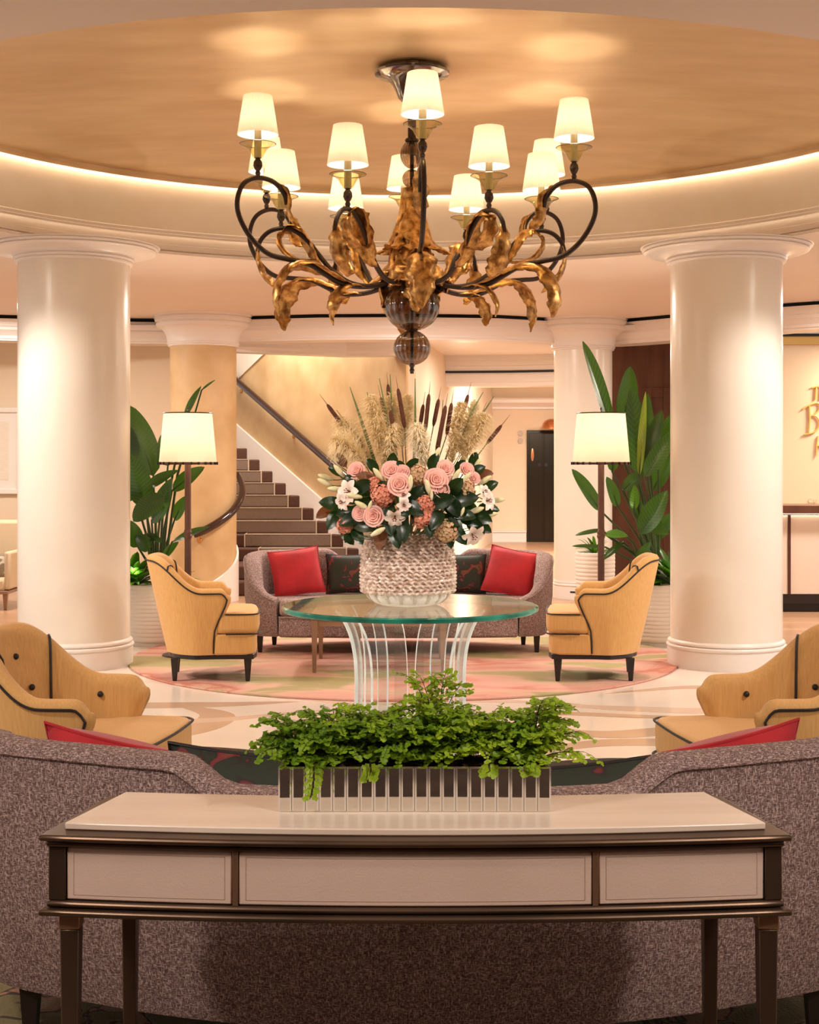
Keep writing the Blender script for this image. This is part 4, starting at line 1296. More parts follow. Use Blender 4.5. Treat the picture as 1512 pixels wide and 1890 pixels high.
# body leaves: long ones hanging from the crown, tips flaring out in three tiers
sd = 0
for tier, (cnt, path, w, a0) in enumerate([
        (8, [(.066, 3.18), (.088, 3.05), (.13, 2.93), (.18, 2.86), (.235, 2.85)], .050, 0.1),
        (8, [(.068, 3.17), (.095, 3.00), (.13, 2.84), (.18, 2.72), (.25, 2.67), (.285, 2.64)], .048, .45),
        (8, [(.07, 3.0), (.10, 2.88), (.14, 2.78), (.20, 2.72), (.235, 2.66), (.23, 2.61)], .060, .2),
        (3, [(.075, 2.90), (.12, 2.80), (.175, 2.71), (.20, 2.64), (.19, 2.54), (.175, 2.46)], .062, 4.85)]):
    for k in range(cnt):
        sd += 1
        a = a0 + 2 * PI * k / cnt + random.uniform(-.08, .08)
        pj = [(r * random.uniform(.95, 1.08), z + random.uniform(-.015, .015)) for r, z in path]
        sol(gold_leaf(pj, w * random.uniform(.85, 1.15), .5, .34, sd, .25, .55, ang=a).build('leaf', 'gold_leaf', cd, smooth=True, angle=50))

def lamp_parts(parent, r, z):
    """glass knob, drip pan, candle sleeve and pleated shade standing at radius r, height z"""
    c = (r, 0, z)
    k = MB().lathe([(.004, 0), (.012, .004), (.016, .018), (.011, .032), (.018, .040), (.027, .060), (.024, .084), (.014, .098), (.012, .104)], 24, c).build('glass_knob', 'smoke_solid', parent, smooth=True)
    pan = [(.014, .100), (.030, .112), (.042, .132), (.054, .156), (.078, .176), (.102, .184), (.104, .187), (.100, .187), (.074, .180), (.050, .160), (.038, .135), (.026, .116), (.010, .106)]
    MB().lathe(pan, 40, c, ripple=lambda a, zz: 1 + .012 * math.cos(20 * a)).build('drip_pan', 'olive_glass', parent, smooth=True, angle=180)
    MB().lathe([(.103, .185), (.106, .187), (.103, .189), (.100, .187), (.103, .185)], 40, c).build('pan_rim', 'iron_brown', parent, smooth=True)
    MB().lathe([(.021, .106), (.021, .262), (.001, .264)], 16, c).build('candle_sleeve', 'olive_sleeve', parent, smooth=True)
    sh = MB()
    n = 112
    for rev in (False, True):
        rows = []
        for j in range(5):
            u = j / 4
            rr = lerp(.117, .082, u); zz = lerp(.238, .462, u)
            rows.append([(c[0] + (rr + (.0011 if i % 2 else -.0011) - (.0012 if rev else 0)) * math.cos(2 * PI * i / n), (rr + (.0011 if i % 2 else -.0011) - (.0012 if rev else 0)) * math.sin(2 * PI * i / n), c[2] + zz) for i in range(n)])
        sh.grid(rows[::-1] if rev else rows, closeu=True)
    sh.build('lamp_shade', 'shade_ivory', parent, smooth=True)
    MB().ball((c[0], 0, c[2] + .31), .017, .017, .03, 10, 8).build('bulb', 'bulb_glow', parent, smooth=True)
    return (r, z + .34)
mat('olive_sleeve', (0.42, 0.34, 0.20), 0.3)

UP = [(.10, 2.69), (.20, 2.64), (.34, 2.61), (.50, 2.618), (.62, 2.67), (.714, 2.714), (.852, 2.734), (.988, 2.757), (1.10, 2.84), (1.175, 2.96), (1.183, 3.06), (1.14, 3.15), (1.05, 3.188), (.95, 3.172), (.885, 3.11), (.868, 3.05)]
LO = [(.10, 2.70), (.17, 2.655), (.27, 2.635), (.38, 2.655), (.48, 2.72), (.56, 2.81), (.63, 2.90), (.71, 2.965), (.79, 2.985), (.87, 2.965), (.925, 2.91), (.945, 2.84)]
def make_arm(pts, lamp_at, leaves, seed):
    path = cr([(r, 0, z) for r, z in pts], 5)
    rad = [lerp(.0165, .0135, min(1, i / (len(path) - 1))) for i in range(len(path))]
    arm = MB().tube(path, rad, 10).build('arm', 'iron_brown', cd, smooth=True, angle=60)
    tip = lamp_parts(arm, lamp_at[0], lamp_at[1])
    for k, (lp, w, fo, tw) in enumerate(leaves):
        sol(gold_leaf(lp, w, fo, .16, seed + k * 13, .12, .3, twist=tw).build('leaf', 'gold_leaf', arm, smooth=True, angle=50))
    return arm, tip
up_leaves = [([(.93, 3.17), (.875, 3.11), (.87, 3.02), (.835, 2.95), (.775, 2.93)], .046, .5, .7),
             ([(.42, 2.615), (.56, 2.68), (.72, 2.735), (.86, 2.71), (.94, 2.61), (.96, 2.49), (.92, 2.40)], .085, .45, .35),
             ([(.34, 2.615), (.45, 2.625), (.54, 2.58), (.585, 2.49), (.56, 2.42)], .056, .45, -.3)]
lo_leaves = [([(.935, 2.89), (.955, 2.80), (.925, 2.70), (.86, 2.63), (.80, 2.60)], .058, .5, .4),
             ([(.48, 2.70), (.55, 2.76), (.60, 2.86), (.66, 2.96), (.745, 3.00), (.80, 2.955)], .066, .45, .6),
             ([(.58, 2.80), (.68, 2.80), (.755, 2.84), (.80, 2.91), (.775, 2.96)], .048, .5, -.4)]
armU, tipU = make_arm(UP, (1.055, 3.195), up_leaves, 100)
armL, tipL = make_arm(LO, (.80, 2.993), lo_leaves, 300)
ROT = -90 + 3
for k in range(6):
    for base, tip, a in ((armU, tipU, ROT + 60 * k), (armL, tipL, ROT + 30 + 60 * k)):
        o = base if k == 0 else copy_tree(base, cd)
        o.rotation_euler = (0, 0, R(a))
        x = CC.x + tip[0] * math.cos(R(a)); y = CC.y + tip[0] * math.sin(R(a))
        light('POINT', 'chandelier_light', (x, y, tip[1]), 5.5, WARM, .03)

# ------------------------------------------------------------------ vase
VZ = .004 + ZT + .001
vs = thing('vase', 'round white glass vase wrapped in rows of shiny ruffled bronze glass', 'vase', (-.008, TD, VZ))
vp = [(.001, 0), (.15, 0), (.165, .004), (.195, .018), (.222, .045), (.236, .08), (.240, .13), (.238, .20), (.232, .27), (.222, .33), (.215, .37), (.205, .372), (.20, .34), (.19, .30), (.001, .29)]
MB().lathe(vp, 64).build('body', 'vase_white', vs, smooth=True, angle=50)
for k in range(18):
    a = 2 * PI * k / 18
    rows = []
    for (r, z) in [(.158, .0035), (.196, .0185), (.223, .0455), (.2365, .075)]:
        rows.append([((r + .0012) * math.cos(a + s_ * .045), (r + .0012) * math.sin(a + s_ * .045), z) for s_ in (-1, 0, 1)])
    mb = MB(); mb.grid(rows); mb.build('base_stripe', 'vase_band', vs, smooth=True)
nr = 16
for j in range(nr):
    z = .078 + (.372 - .078) * j / (nr - 1)
    rb = table([.0, .08, .13, .2, .27, .33, .37], [.236, .236, .240, .238, .232, .222, .215], z)
    na = 216
    rows = []
    lobes = 40
    ph = random.uniform(0, 6)
    amp = 1.0
    for (dr, dz, wv) in ((-.002, .012, 0), (.012, .008, .7), (.023, -.001, 1.2), (.013, -.008, 1.0), (-.002, -.008, .1)):
        row = []
        for i in range(na):
            a = 2 * PI * i / na
            wob = math.sin(lobes * a + ph)
            row.append(((rb + dr * (.8 + .35 * wob * amp)) * math.cos(a), (rb + dr * (.8 + .35 * wob)) * math.sin(a), z + dz + .0065 * wv * math.sin(lobes * a + ph + 1.3)))
        rows.append(row)
    mb = MB(); mb.grid(rows, closeu=True); mb.build('ruffle_row', 'vase_ruffle', vs, smooth=True, angle=180)

# ------------------------------------------------------------------ flower arrangement
BX, BY, BZ = .0, TD, 1.30
def fp(zx, zy, out=1.0):
    """arrangement point from the photo: depth from the bouquet's rounded body"""
    px, py = 560 + zx / 3.78, 680 + zy / 3.78
    x = (px - 756) * TD / FPX; z = EYE - (py - HOR) * TD / FPX
    u = (x - BX) / .50; v = (z - BZ) / .40
    dep = .36 * math.sqrt(max(0.02, 1 - min(.98, u * u + v * v)))
    d = TD - dep * out
    return P(px, py, d)
HEART = Vector((BX, BY, 1.12))
def stem(mb, p, r=.003):
    q = Vector(p); h = HEART + Vector(((q.x - BX) * .25, (q.y - BY) * .25, 0))
    mb.tube([h, lerp(h, q, .5) + Vector((0, 0, .02)), q], r, 5)
    return mb
def leaf_grid(B, T, w, bend, N, fold=.18, m=9, n=5, tipk=.0, widest=.45, wave=0.0):
    """blade from B to T bowed by vector bend, half width w, facing N; carries UVs for its veins"""
    B, T, bend, N = Vector(B), Vector(T), Vector(bend), Vector(N)
    C_ = (B + T) / 2 + bend
    rows = []
    for i in range(m + 1):
        u = i / m
        p = B * (1 - u) ** 2 + C_ * (2 * u * (1 - u)) + T * u * u
        tg = ((C_ - B) * (1 - u) + (T - C_) * u).normalized()
        side = tg.cross(N)
        if side.length < 1e-4: side = tg.orthogonal()
        side.normalize()
        nn = side.cross(tg).normalized()
        k = (math.sin(PI * u ** (math.log(.5) / math.log(widest)))) ** .62 if 0 < u < 1 else tipk
        k = max(k, .03)
        row = []
        for j in range(n):
            s_ = -1 + 2 * j / (n - 1)
            row.append(p + side * (s_ * w * k) + nn * (abs(s_) * fold * w * k + wave * w * math.sin(7 * u + s_ * 2) * abs(s_)))
        rows.append(row)
    mb = MB(); mb.grid(rows, uv=True)
    return mb

# roses
def rose_mesh(seed, r):
    rnd = random.Random(seed)
    mb = MB()
    for ring_, (cnt, rad, hgt, op) in enumerate(((2, .14, .50, .03), (3, .30, .54, .06), (4, .48, .50, .10), (5, .70, .40, .14), (5, .95, .22, .20))):
        for k in range(cnt):
            a = 2 * PI * (k + rnd.random() * .3) / cnt + ring_ * .7
            half = PI / cnt * 1.35
            rows = []
            for j in range(5):
                v = j / 4
                row = []
                for i in range(6):
                    s_ = -1 + 2 * i / 5
                    rr = rad * table([0, .25, .5, .75, 1], [.3, .78, .92, .97, 1.0], v) + (op * .9 if j == 4 else 0) + .05 * s_
                    hh = -.35 + (hgt + .35) * (min(v, .8) / .8) - .13 * s_ * s_ * v - (.02 if j == 4 else 0)
                    row.append((r * rr * math.cos(a + s_ * half), r * rr * math.sin(a + s_ * half), r * hh))
                rows.append(row)
            mb.grid(rows)
    mb.ball((0, 0, -r * .12), r * .42, nu=10, nv=6)
    return mb
def orient(o, p, nrm):
    o.location = p
    o.rotation_euler = Vector(nrm).to_track_quat('Z', 'Y').to_euler()
def outward(p, f=.5):
    n_ = (Vector(p) - Vector((BX, BY + .1, 1.22))).normalized()
    return (n_ + Vector((0, -f, .1))).normalized()
def place(name, label, cat, p, nrm, group):
    t = thing(name, label, cat, tuple(p), 0, group)
    t.rotation_euler = Vector(nrm).to_track_quat('Z', 'Y').to_euler()
    return t
ROSES = [(370, 715, 15, 'rose at the upper left of the arrangement, below the left plume'), (615, 712, 16, 'rose in the upper row left of the middle plume'), (692, 722, 12, 'small darker rose tucked between two larger roses'),
         (670, 812, 19, 'large open rose at the centre of the arrangement'), (925, 782, 20, 'large rose right of the centre'), (990, 700, 15, 'rose in the upper row right of the middle plume'),
         (395, 1012, 13, 'rose at the lower left behind the lowest rose'), (492, 1032, 17, 'lowest open rose at the left of the arrangement'), (1140, 708, 13, 'rose at the upper right edge'), (965, 850, 13, 'small rose under the large right rose'), (1190, 765, 11, 'small rosebud beside the right lily buds')]
for i, (x, y, r, lb) in enumerate(ROSES):
    p = fp(x, y, 1.08)
    t = place('rose', 'pale pink ' + lb, 'rose', p, outward(p, .8), 'pink roses')
    rose_mesh(i, r * TD / FPX * 1.0).build('petals', 'rose_pink', t, smooth=True, angle=180)
    MB().tube([(0, 0, -.005), (0, 0, -.07)], .003, 5).build('stem', 'stem_green', t)
for i, (x, y, z) in enumerate(((-.2, 8.0, 1.42), (.05, 8.06, 1.40), (.24, 7.98, 1.44))):
    p = Vector((x, y, z))
    t = place('rose', 'pale pink rose at the back of the arrangement, ' + ('left', 'middle', 'right')[i] + ' of three', 'rose', p, (p - HEART).normalized(), 'pink roses at the back')
    rose_mesh(40 + i, .048).build('petals', 'rose_pink', t, smooth=True, angle=180)
    MB().tube([(0, 0, -.005), (0, 0, -.07)], .003, 5).build('stem', 'stem_green', t)
# hydrangeas
def hydrangea(p, r, m, label, seed):
    rnd = random.Random(seed)
    t = place('hydrangea', label, 'flower', p, outward(p, .5), 'hydrangea heads')
    mb = MB()
    for k in range(130):
        z = 1 - 2 * (k + .5) / 130
        a = 2.39996 * k
        s_ = math.sqrt(1 - z * z)
        n_ = Vector((s_ * math.cos(a), s_ * math.sin(a), z)) * rnd.uniform(.85, 1.08)
        c = n_ * r
        n_.normalize()
        u = n_.orthogonal().normalized(); v = n_.cross(u)
        ph = rnd.uniform(0, 1.5)
        for q in range(4):
            a2 = ph + q * PI / 2
            d1 = u * math.cos(a2) + v * math.sin(a2); d2 = u * math.cos(a2 + .8) + v * math.sin(a2 + .8); d3 = u * math.cos(a2 - .8) + v * math.sin(a2 - .8)
            b = len(mb.v); s2 = r * .22
            mb.v += [tuple(c), tuple(c + d3 * s2 * .7 + n_ * s2 * .2), tuple(c + d1 * s2 + n_ * s2 * .15), tuple(c + d2 * s2 * .7 + n_ * s2 * .2)]
            mb.f.append((b, b + 1, b + 2, b + 3)); mb.m.append(0)
    mb.ball((0, 0, 0), r * .88, nu=12, nv=8)
    mb.build('florets', m, t)
    MB().tube([(0, 0, -r * .3), (0, 0, -r - .06)], .004, 5).build('stem', 'stem_green', t)
for i, (x, y, r, m_, lb) in enumerate([(555, 885, 21, 'hydrangea_coral', 'coral hydrangea head left of the central rose'), (850, 950, 18, 'hydrangea_coral', 'upper coral hydrangea head right of centre'), (835, 1045, 19, 'hydrangea_coral', 'lower coral hydrangea head above the vase rim'),
        (1000, 1135, 21, 'hydrangea_tan', 'tan and coral hydrangea resting on the right vase rim'), (300, 1095, 17, 'hydrangea_coral', 'coral hydrangea at the lower left behind dark leaves'), (1130, 850, 18, 'hydrangea_tan', 'tan hydrangea among the right lily buds'), (800, 745, 19, 'hydrangea_tan', 'greenish tan hydrangea under the middle plume'), (490, 810, 14, 'hydrangea_coral', 'small coral hydrangea under the upper left rose')]):
    p = fp(x, y, .95)
    hydrangea(p, r * TD / FPX, m_, lb, i)
# open lilies
def lily(p, nrm, s, label):
    t = place('lily', label, 'lily', p, nrm, 'white lilies')
    for k in range(6):
        a = 2 * PI * k / 6
        d1 = Vector((math.cos(a), math.sin(a), 0))
        o = leaf_grid(d1 * .004, d1 * s + Vector((0, 0, s * .25)), s * .34, Vector((0, 0, s * .38)), Vector((0, 0, 1)), .15, 7, 5).build('petal', 'lily_white', t, smooth=True, angle=180)
    for k in range(5):
        a = 2 * PI * k / 5 + .3
        MB().tube([(0, 0, 0), (math.cos(a) * s * .14, math.sin(a) * s * .14, s * .5)], .0013, 4).ball((math.cos(a) * s * .16, math.sin(a) * s * .16, s * .54), .006, .003, .003, 6, 4).build('stamen', 'stamen', t)
    MB().tube([(0, 0, .003), (0, 0, -.06)], .003, 5).build('stem', 'stem_green', t)
for x, y, s, lb, nr in [(325, 858, 23, 'white and pink lily facing left on the left side', (-.5, -.8, .1)), (285, 925, 18, 'white lily low on the left side', (-.6, -.7, -.2)), (640, 1030, 20, 'white lily hanging above the vase left of centre', (-.1, -.8, -.6)), (700, 950, 14, 'small white lily under the central rose', (.1, -.9, -.2)),
                        (1275, 925, 20, 'white and pink lily on the right side', (.7, -.6, .1)), (1175, 1150, 25, 'white lily with dark stamens drooping at the lower right', (.35, -.6, -.55)), (700, 885, 13, 'small pinkish lily touching the central rose', (.0, -.9, .2)), (1255, 865, 15, 'small white lily above the right lily', (.6, -.7, .3))]:
    p = fp(x, y, 1.05)
    lily(p, nr, s * TD / FPX, lb)
# lily buds
BUDS = [(235, 645, -35), (250, 715, -40), (155, 760, -70), (150, 795, -65), (225, 842, -85), (355, 890, -80), (525, 740, -40), (745, 800, 5), (870, 830, -15), (930, 605, 20), (520, 1140, 60), (895, 887, 0), (1065, 750, 30), (1130, 770, 40), (1215, 672, 25), (1265, 782, 55), (1300, 1020, 80), (1205, 990, 70), (1350, 920, 85), (410, 957, -60), (465, 955, 20), (1110, 1000, 20)]
BL = ['pale green lily bud, topmost at the left edge', 'pale green lily bud just below the topmost left one', 'outermost left lily bud pointing sideways', 'outermost left lily bud, the lower of the pair', 'cream lily bud lying sideways above the left lily', 'cream lily bud across the left white lily', 'cream lily bud left of the upper rose', 'cream lily bud right of the central rose', 'cream lily bud below the large right rose', 'bright green lily bud beside the cattails', 'cream lily bud lowest above the vase', 'tiny white bud right of the central rose', 'cream lily bud beside the upper right rose', 'cream lily bud leaning right at the upper right', 'green lily bud topmost at the right edge', 'long white lily bud pointing to the upper right', 'white lily bud pointing right at the lower right', 'yellow green lily bud in the lower right leaves', 'green lily bud farthest to the right', 'yellow green bud above the lower left roses', 'small green bud beside the lower left rose', 'tiny cream bud in the right dark leaves']
for (x, y, an), lb in zip(BUDS, BL):
    p = fp(x, y, 1.1)
    dr = Vector((math.sin(R(an)), -.25, math.cos(R(an)))).normalized()
    t = place('lily_bud', lb, 'flower bud', p, dr, 'lily buds')
    s = .045 * (.6 if 'tiny' in lb or 'small' in lb else 1)
    MB().lathe([(.001, -s), (s * .16, -s * .9), (s * .30, -s * .35), (s * .34, .1 * s), (s * .26, s * .6), (s * .1, s * .95), (.001, s)], 12).build('bud', 'lily_bud', t, smooth=True)
    MB().tube([(0, 0, -s * .95), (0, .01, -s * 1.6), (0, .03, -s * 2.4)], .0025, 5).build('stem', 'stem_green', t)
# dark glossy leaves in sprays
LV = [[(410, 830, 60, 34), (440, 770, -70, 30), (540, 830, 30, 20), (330, 790, -30, 22), (470, 980, 140, 28)],
      [(200, 950, -80, 36), (210, 1060, -150, 32), (150, 1010, -120, 28), (300, 1010, -100, 30), (260, 640, -40, 24), (220, 720, -60, 22)],
      [(340, 1060, -110, 36), (430, 1100, 100, 36), (330, 1150, -150, 30), (380, 1170, 150, 28), (310, 1180, 140, 26)],
      [(600, 1080, 170, 36), (540, 1180, -170, 34), (640, 1180, 160, 32), (700, 1130, 175, 34), (590, 980, -160, 28)],
      [(780, 890, 40, 34), (760, 980, 120, 36), (720, 1000, -140, 30), (790, 1010, 170, 34), (690, 1060, 190, 30), (880, 900, 60, 26)],
      [(960, 930, 75, 38), (1000, 1070, 110, 36), (930, 1060, -150, 32), (880, 1110, 180, 30), (960, 880, 30, 30)],
      [(1120, 920, 80, 40), (1060, 830, 40, 34), (1060, 1000, 120, 34), (1130, 1030, 100, 30), (1090, 900, 60, 34), (1040, 960, 150, 34)],
      [(1230, 1040, 110, 36), (1210, 720, 60, 28), (1260, 745, 80, 26), (1300, 830, 60, 28), (1200, 1100, 130, 32), (1290, 985, 95, 30), (1190, 640, 20, 24)],
      [(1080, 1160, 140, 34), (1020, 1190, 170, 26), (1150, 1060, 120, 30), (1250, 1110, 120, 28), (1060, 1100, 150, 32)],
      [(620, 650, 10, 26), (760, 670, 50, 22), (910, 650, 30, 26), (680, 690, -30, 22), (480, 680, -40, 24), (1090, 690, 40, 24)]]
SN = ['upper left of the arrangement', 'left edge of the arrangement', 'lower left over the vase rim', 'lower middle left over the vase rim', 'middle of the arrangement below the central rose', 'right of the coral hydrangeas', 'right half of the arrangement', 'right edge of the arrangement', 'lower right over the vase rim', 'upper middle under the plumes']
for lst, nm in zip(LV, SN):
    c = fp(lst[0][0], lst[0][1], .6)
    t = thing('leaf_spray', 'dark glossy magnolia leaves at the ' + nm, 'leaves', tuple(c), 0, 'magnolia leaf sprays')
    for k, (x, y, an, s) in enumerate(lst):
        p = fp(x, y, random.uniform(.92, 1.06)) - c
        L = s * TD / FPX * 1.25
        dv = Vector((math.sin(R(an)), random.uniform(-.5, -.1), math.cos(R(an)))).normalized()
        B = p - dv * L * .55; T = p + dv * L * .55
        under = (k == 1 and nm.startswith('upper left')) or (k in (2, 4) and nm.startswith('left')) or random.random() < .06
        leaf_grid(B, T, L * .30, Vector((0, -L * .18, .01)), Vector((random.uniform(-.3, .3), -1, random.uniform(-.1, .6))), .22, 8, 5).build('leaf', 'magnolia_under' if under else 'magnolia_leaf', t, smooth=True, angle=180)
    s_ = MB()
    for (x, y, an, s) in lst:
        p = fp(x, y, .9) - c
        s_.tube([p, lerp(p, HEART - c, .8)], .002, 4)
    s_.build('twigs', 'stem_green', t)
# dark filler leaves in the bouquet's core so that no gaps show
t = thing('leaf_spray', 'dark foliage filling the core of the arrangement between the blooms', 'leaves', (BX, BY, 1.15), 0, 'magnolia leaf sprays')
for k in range(70):
    a = random.uniform(0, 2 * PI); el = random.uniform(-.25, 1.0)
    n_ = Vector((math.cos(a) * math.cos(el), math.sin(a) * math.cos(el), math.sin(el)))
    p = Vector((n_.x * .33, n_.y * .24, .13 + n_.z * .17))
    dv = (n_ + Vector((random.uniform(-.7, .7), random.uniform(-.7, .7), random.uniform(-.6, .4)))).normalized()
    leaf_grid(p - dv * .05, p + dv * .06, .03, n_ * .012, n_, .2, 6, 5).build('leaf', 'magnolia_leaf', t, smooth=True, angle=180)
# cattails
CAT = [(165, 250, 320, 460, .05), (660, 140, 707, 415, -.04), (608, 290, 640, 540, -.13), (838, 250, 815, 400, .05), (877, 178, 850, 440, -.03), (945, 213, 908, 400, .04), (993, 258, 930, 590, -.12), (1035, 240, 1000, 465, -.06), (1245, 318, 1215, 390, .02), (1385, 395, 1280, 525, -.02), (1150, 182, 1120, 300, .06), (540, 200, 570, 330, .08), (590, 110, 600, 220, .1)]
CL = ['cattail farthest left, leaning out to the left', 'tall dark cattail left of the middle', 'cattail in front of the left plumes', 'shorter cattail left of the tall central pair', 'tallest cattail right of the middle', 'cattail second right of the middle', 'long cattail leaning in front, right of the middle', 'cattail third right of the middle', 'small cattail among the right plume tips', 'cattail farthest right, leaning out to the right', 'cattail behind the right plume', 'cattail half hidden behind the left plumes', 'thin cattail at the top left of the middle']
for (x0, y0, x1, y1, off), lb in zip(CAT, CL):
    top = P(560 + x0 / 3.78, 680 + y0 / 3.78, TD + off); bot = P(560 + x1 / 3.78, 680 + y1 / 3.78, TD + off * .8)
    t = thing('cattail', 'brown ' + lb, 'cattail', tuple(bot), 0, 'cattails')
    dv = top - bot; L = dv.length; dn = dv.normalized()
    r = .0115 if L < .25 else .0125
    MB().tube([dn * -.004, dn * .008, dn * .03, dn * (L - .03), dn * (L - .008), dn * L], [.003, r * .7, r, r, r * .7, .003], 10).build('seed_head', 'cattail_brown', t, smooth=True)
    MB().tube([dn * L, dn * (L + .07)], [.0026, .0008], 5).build('spike', 'reed_tan', t)
    low = HEART + Vector(((bot.x - BX) * .2, 0, .1)) - bot
    MB().tube([dn * .0, lerp(Vector((0, 0, 0)), low, .5), low], .003, 5).build('stem', 'reed_green', t)
REED = [(325, 130, 420, 410, 7, 'thick green reed leaning left'), (530, 70, 580, 320, 4, 'thin green reed left of the tall cattail'), (605, 40, 617, 270, 4, 'tallest green reed at the left of the middle'), (780, 70, 781, 380, 5, 'straight green reed at the centre'), (445, 165, 475, 300, 5, 'short green reed above the left plumes'), (1255, 165, 1170, 310, 3, 'thin green reed leaning right'), (1330, 195, 1235, 340, 4, 'green reed leaning far right'), (230, 290, 400, 500, 4, 'reddish reed leaning far left'), (1090, 350, 990, 640, 4, 'green reed between the right cattails'), (975, 220, 950, 560, 3, 'slim green reed behind the right cattails')]
for (x0, y0, x1, y1, w, lb) in REED:
    top = P(560 + x0 / 3.78, 680 + y0 / 3.78, TD + .05); bot = P(560 + x1 / 3.78, 680 + y1 / 3.78, TD + .03)
    low = HEART + Vector(((bot.x - BX) * .25, 0, .05))
    o = MB().tube([low - bot, Vector((0, 0, 0)), top - bot], [w * .0013, w * .0013, .0018], 6, flat=.5).build('reed', 'reed_tan' if 'reddish' in lb else 'reed_green')
    o.location = bot
    tag(o, lb + ' in the arrangement', 'reed', 'reeds')
# pampas plumes
def plume(tipz, basez, wid, m, label, seed, off, droop=(0, 0, 0)):
    rnd = random.Random(seed)
    T = P(560 + tipz[0] / 3.78, 680 + tipz[1] / 3.78, TD + off); B = P(560 + basez[0] / 3.78, 680 + basez[1] / 3.78, TD + off * .6)
    t = thing('pampas_plume', label, 'pampas grass', tuple(B), 0, 'pampas plumes')
    mid = (T - B) * .55 + Vector(droop)
    ax = [Vector((0, 0, 0)) * (1 - u) ** 2 + mid * (2 * u * (1 - u)) + (T - B) * u * u for u in [i / 20 for i in range(21)]]
    mb = MB()
    L = (T - B).length
    wid *= 1.75
    for k in range(1700):
        u = rnd.random() ** .85
        i = min(19, int(u * 20))
        p = lerp(ax[i], ax[i + 1], u * 20 - i)
        tg = (ax[i + 1] - ax[i]).normalized()
        a = rnd.uniform(0, 2 * PI)
        o1 = tg.orthogonal().normalized(); o2 = tg.cross(o1)
        rad = o1 * math.cos(a) + o2 * math.sin(a)
        w = wid * math.sin(PI * min(1, .16 + u * .76)) ** .7 * rnd.uniform(.3, 1.3)
        d1 = (rad * 1.0 + tg * rnd.uniform(.5, 1.1)).normalized()
        q1 = p + d1 * w * .6
        q2 = q1 + (d1 * .6 + rad * .4 + Vector((rnd.uniform(-.4, .4), rnd.uniform(-.4, .4), -.6))).normalized() * w * .6
        sd_ = d1.cross(Vector((0, 0, 1)))
        if sd_.length < .05: sd_ = Vector((1, 0, 0))
        sd_.normalize(); sd_ *= rnd.uniform(.0012, .0030)
        b = len(mb.v)
        mb.v += [tuple(p - sd_ * .5), tuple(p + sd_ * .5), tuple(q1 - sd_), tuple(q1 + sd_), tuple(q2)]
        mb.f += [(b, b + 1, b + 3, b + 2), (b + 2, b + 3, b + 4)]; mb.m += [0, 0]
    mb.build('feathery_head', m, t, kind='stuff')
    low = HEART - B
    MB().tube(ax[:18:3] , .003, 5).tube([Vector((0, 0, 0)), low], .003, 5).build('stalk', 'reed_tan', t)
plume((215, 520), (440, 690), .060, 'pampas', 'tan pampas plume drooping at the far left', 1, -.08, (0, 0, .06))
plume((240, 360), (470, 640), .058, 'pampas', 'tan pampas plume leaning to the upper left', 2, .06)
plume((470, 200), (560, 640), .068, 'pampas', 'large tan pampas plume standing left of the middle', 3, -.04)
plume((610, 180), (620, 600), .056, 'pampas', 'tan pampas plume just left of the tall cattail', 4, .09)
plume((730, 200), (690, 560), .054, 'pampas', 'tan pampas plume behind the middle', 5, .1)
plume((790, 400), (850, 690), .056, 'pampas_pale', 'pale cream pampas plume at the front centre', 6, -.17)
plume((1100, 250), (1030, 670), .060, 'pampas', 'tan pampas plume standing right of the cattails', 7, -.02)
plume((1270, 330), (1110, 670), .062, 'pampas', 'tan pampas plume leaning to the upper right', 8, -.05)
plume((1200, 240), (1090, 600), .050, 'pampas_pale', 'pale pampas plume behind the right plumes', 9, .1)
plume((640, 400), (560, 700), .050, 'pampas', 'short tan pampas plume low at the left centre', 10, -.12)

# ------------------------------------------------------------------ big potted plants
def pot(x, y, r, h, label, z0=.004, rim=True):
    t = thing('plant_pot', label, 'plant pot', (x, y, z0), 0, 'white ribbed plant pots')
    MB().lathe([(.001, 0), (r * .80, 0), (r * .82, .03), (r * .80, .035)], 48).build('saucer', 'pot_white', t, smooth=True, angle=30)
    pr = [(.001, .035), (r * .86, .035), (r * .90, .05)]
    nb = 14
    for k in range(nb):
        za = .05 + (h - .05) * k / nb; zb = .05 + (h - .05) * (k + 1) / nb
        rr = r * (.90 + .12 * math.sin((k + .5) / nb * PI * .62))
        pr += [(rr, za + .004), (rr + .003, (za + zb) / 2), (rr, zb - .004), (rr - .002, zb)]
    pr += [(r * .99, h), (r * .92, h + .003), (r * .90, h - .04), (.001, h - .04)]
    MB().lathe(pr, 56).build('pot_body', 'pot_white', t, smooth=True, angle=60)
    MB().lathe([(.001, h - .02), (r * .91, h - .025)], 24).build('soil', 'soil', t)
    return t
def banana_plant(x, y, z, label, leaves, d0):
    """leaves: (base px, base py, tip px, tip py, half width px, depth offset, facing, material)"""
    t = thing('potted_bird_of_paradise', label, 'plant', (x, y, z), 0, 'bird of paradise plants')
    O_ = Vector((x, y, z))
    for (bx_, by_, tx, ty, w, do, N, m_) in leaves:
        B = P(bx_, by_, d0 + do); T = P(tx, ty, d0 + do - .08)
        root = Vector((x + (B.x - x) * .12, y + (B.y - y) * .2, z))
        mid = lerp(root, B, .55) + Vector(((x - B.x) * .15, 0, .02))
        lf = leaf_grid(B - O_, T - O_, w * d0 / FPX, Vector((0, -.03, 0)), N, .28, 14, 7, widest=.42, wave=.06).build('leaf', m_, t, smooth=True, angle=180)
        MB().tube([root - O_, mid - O_, B - O_, lerp(B, T, .4) - O_ + Vector((0, -.012, 0))], [.013, .011, .008, .003], 7).build('leaf_stalk', 'stem_green', lf, smooth=True)
    return t
F_ = (0, -1, .15)
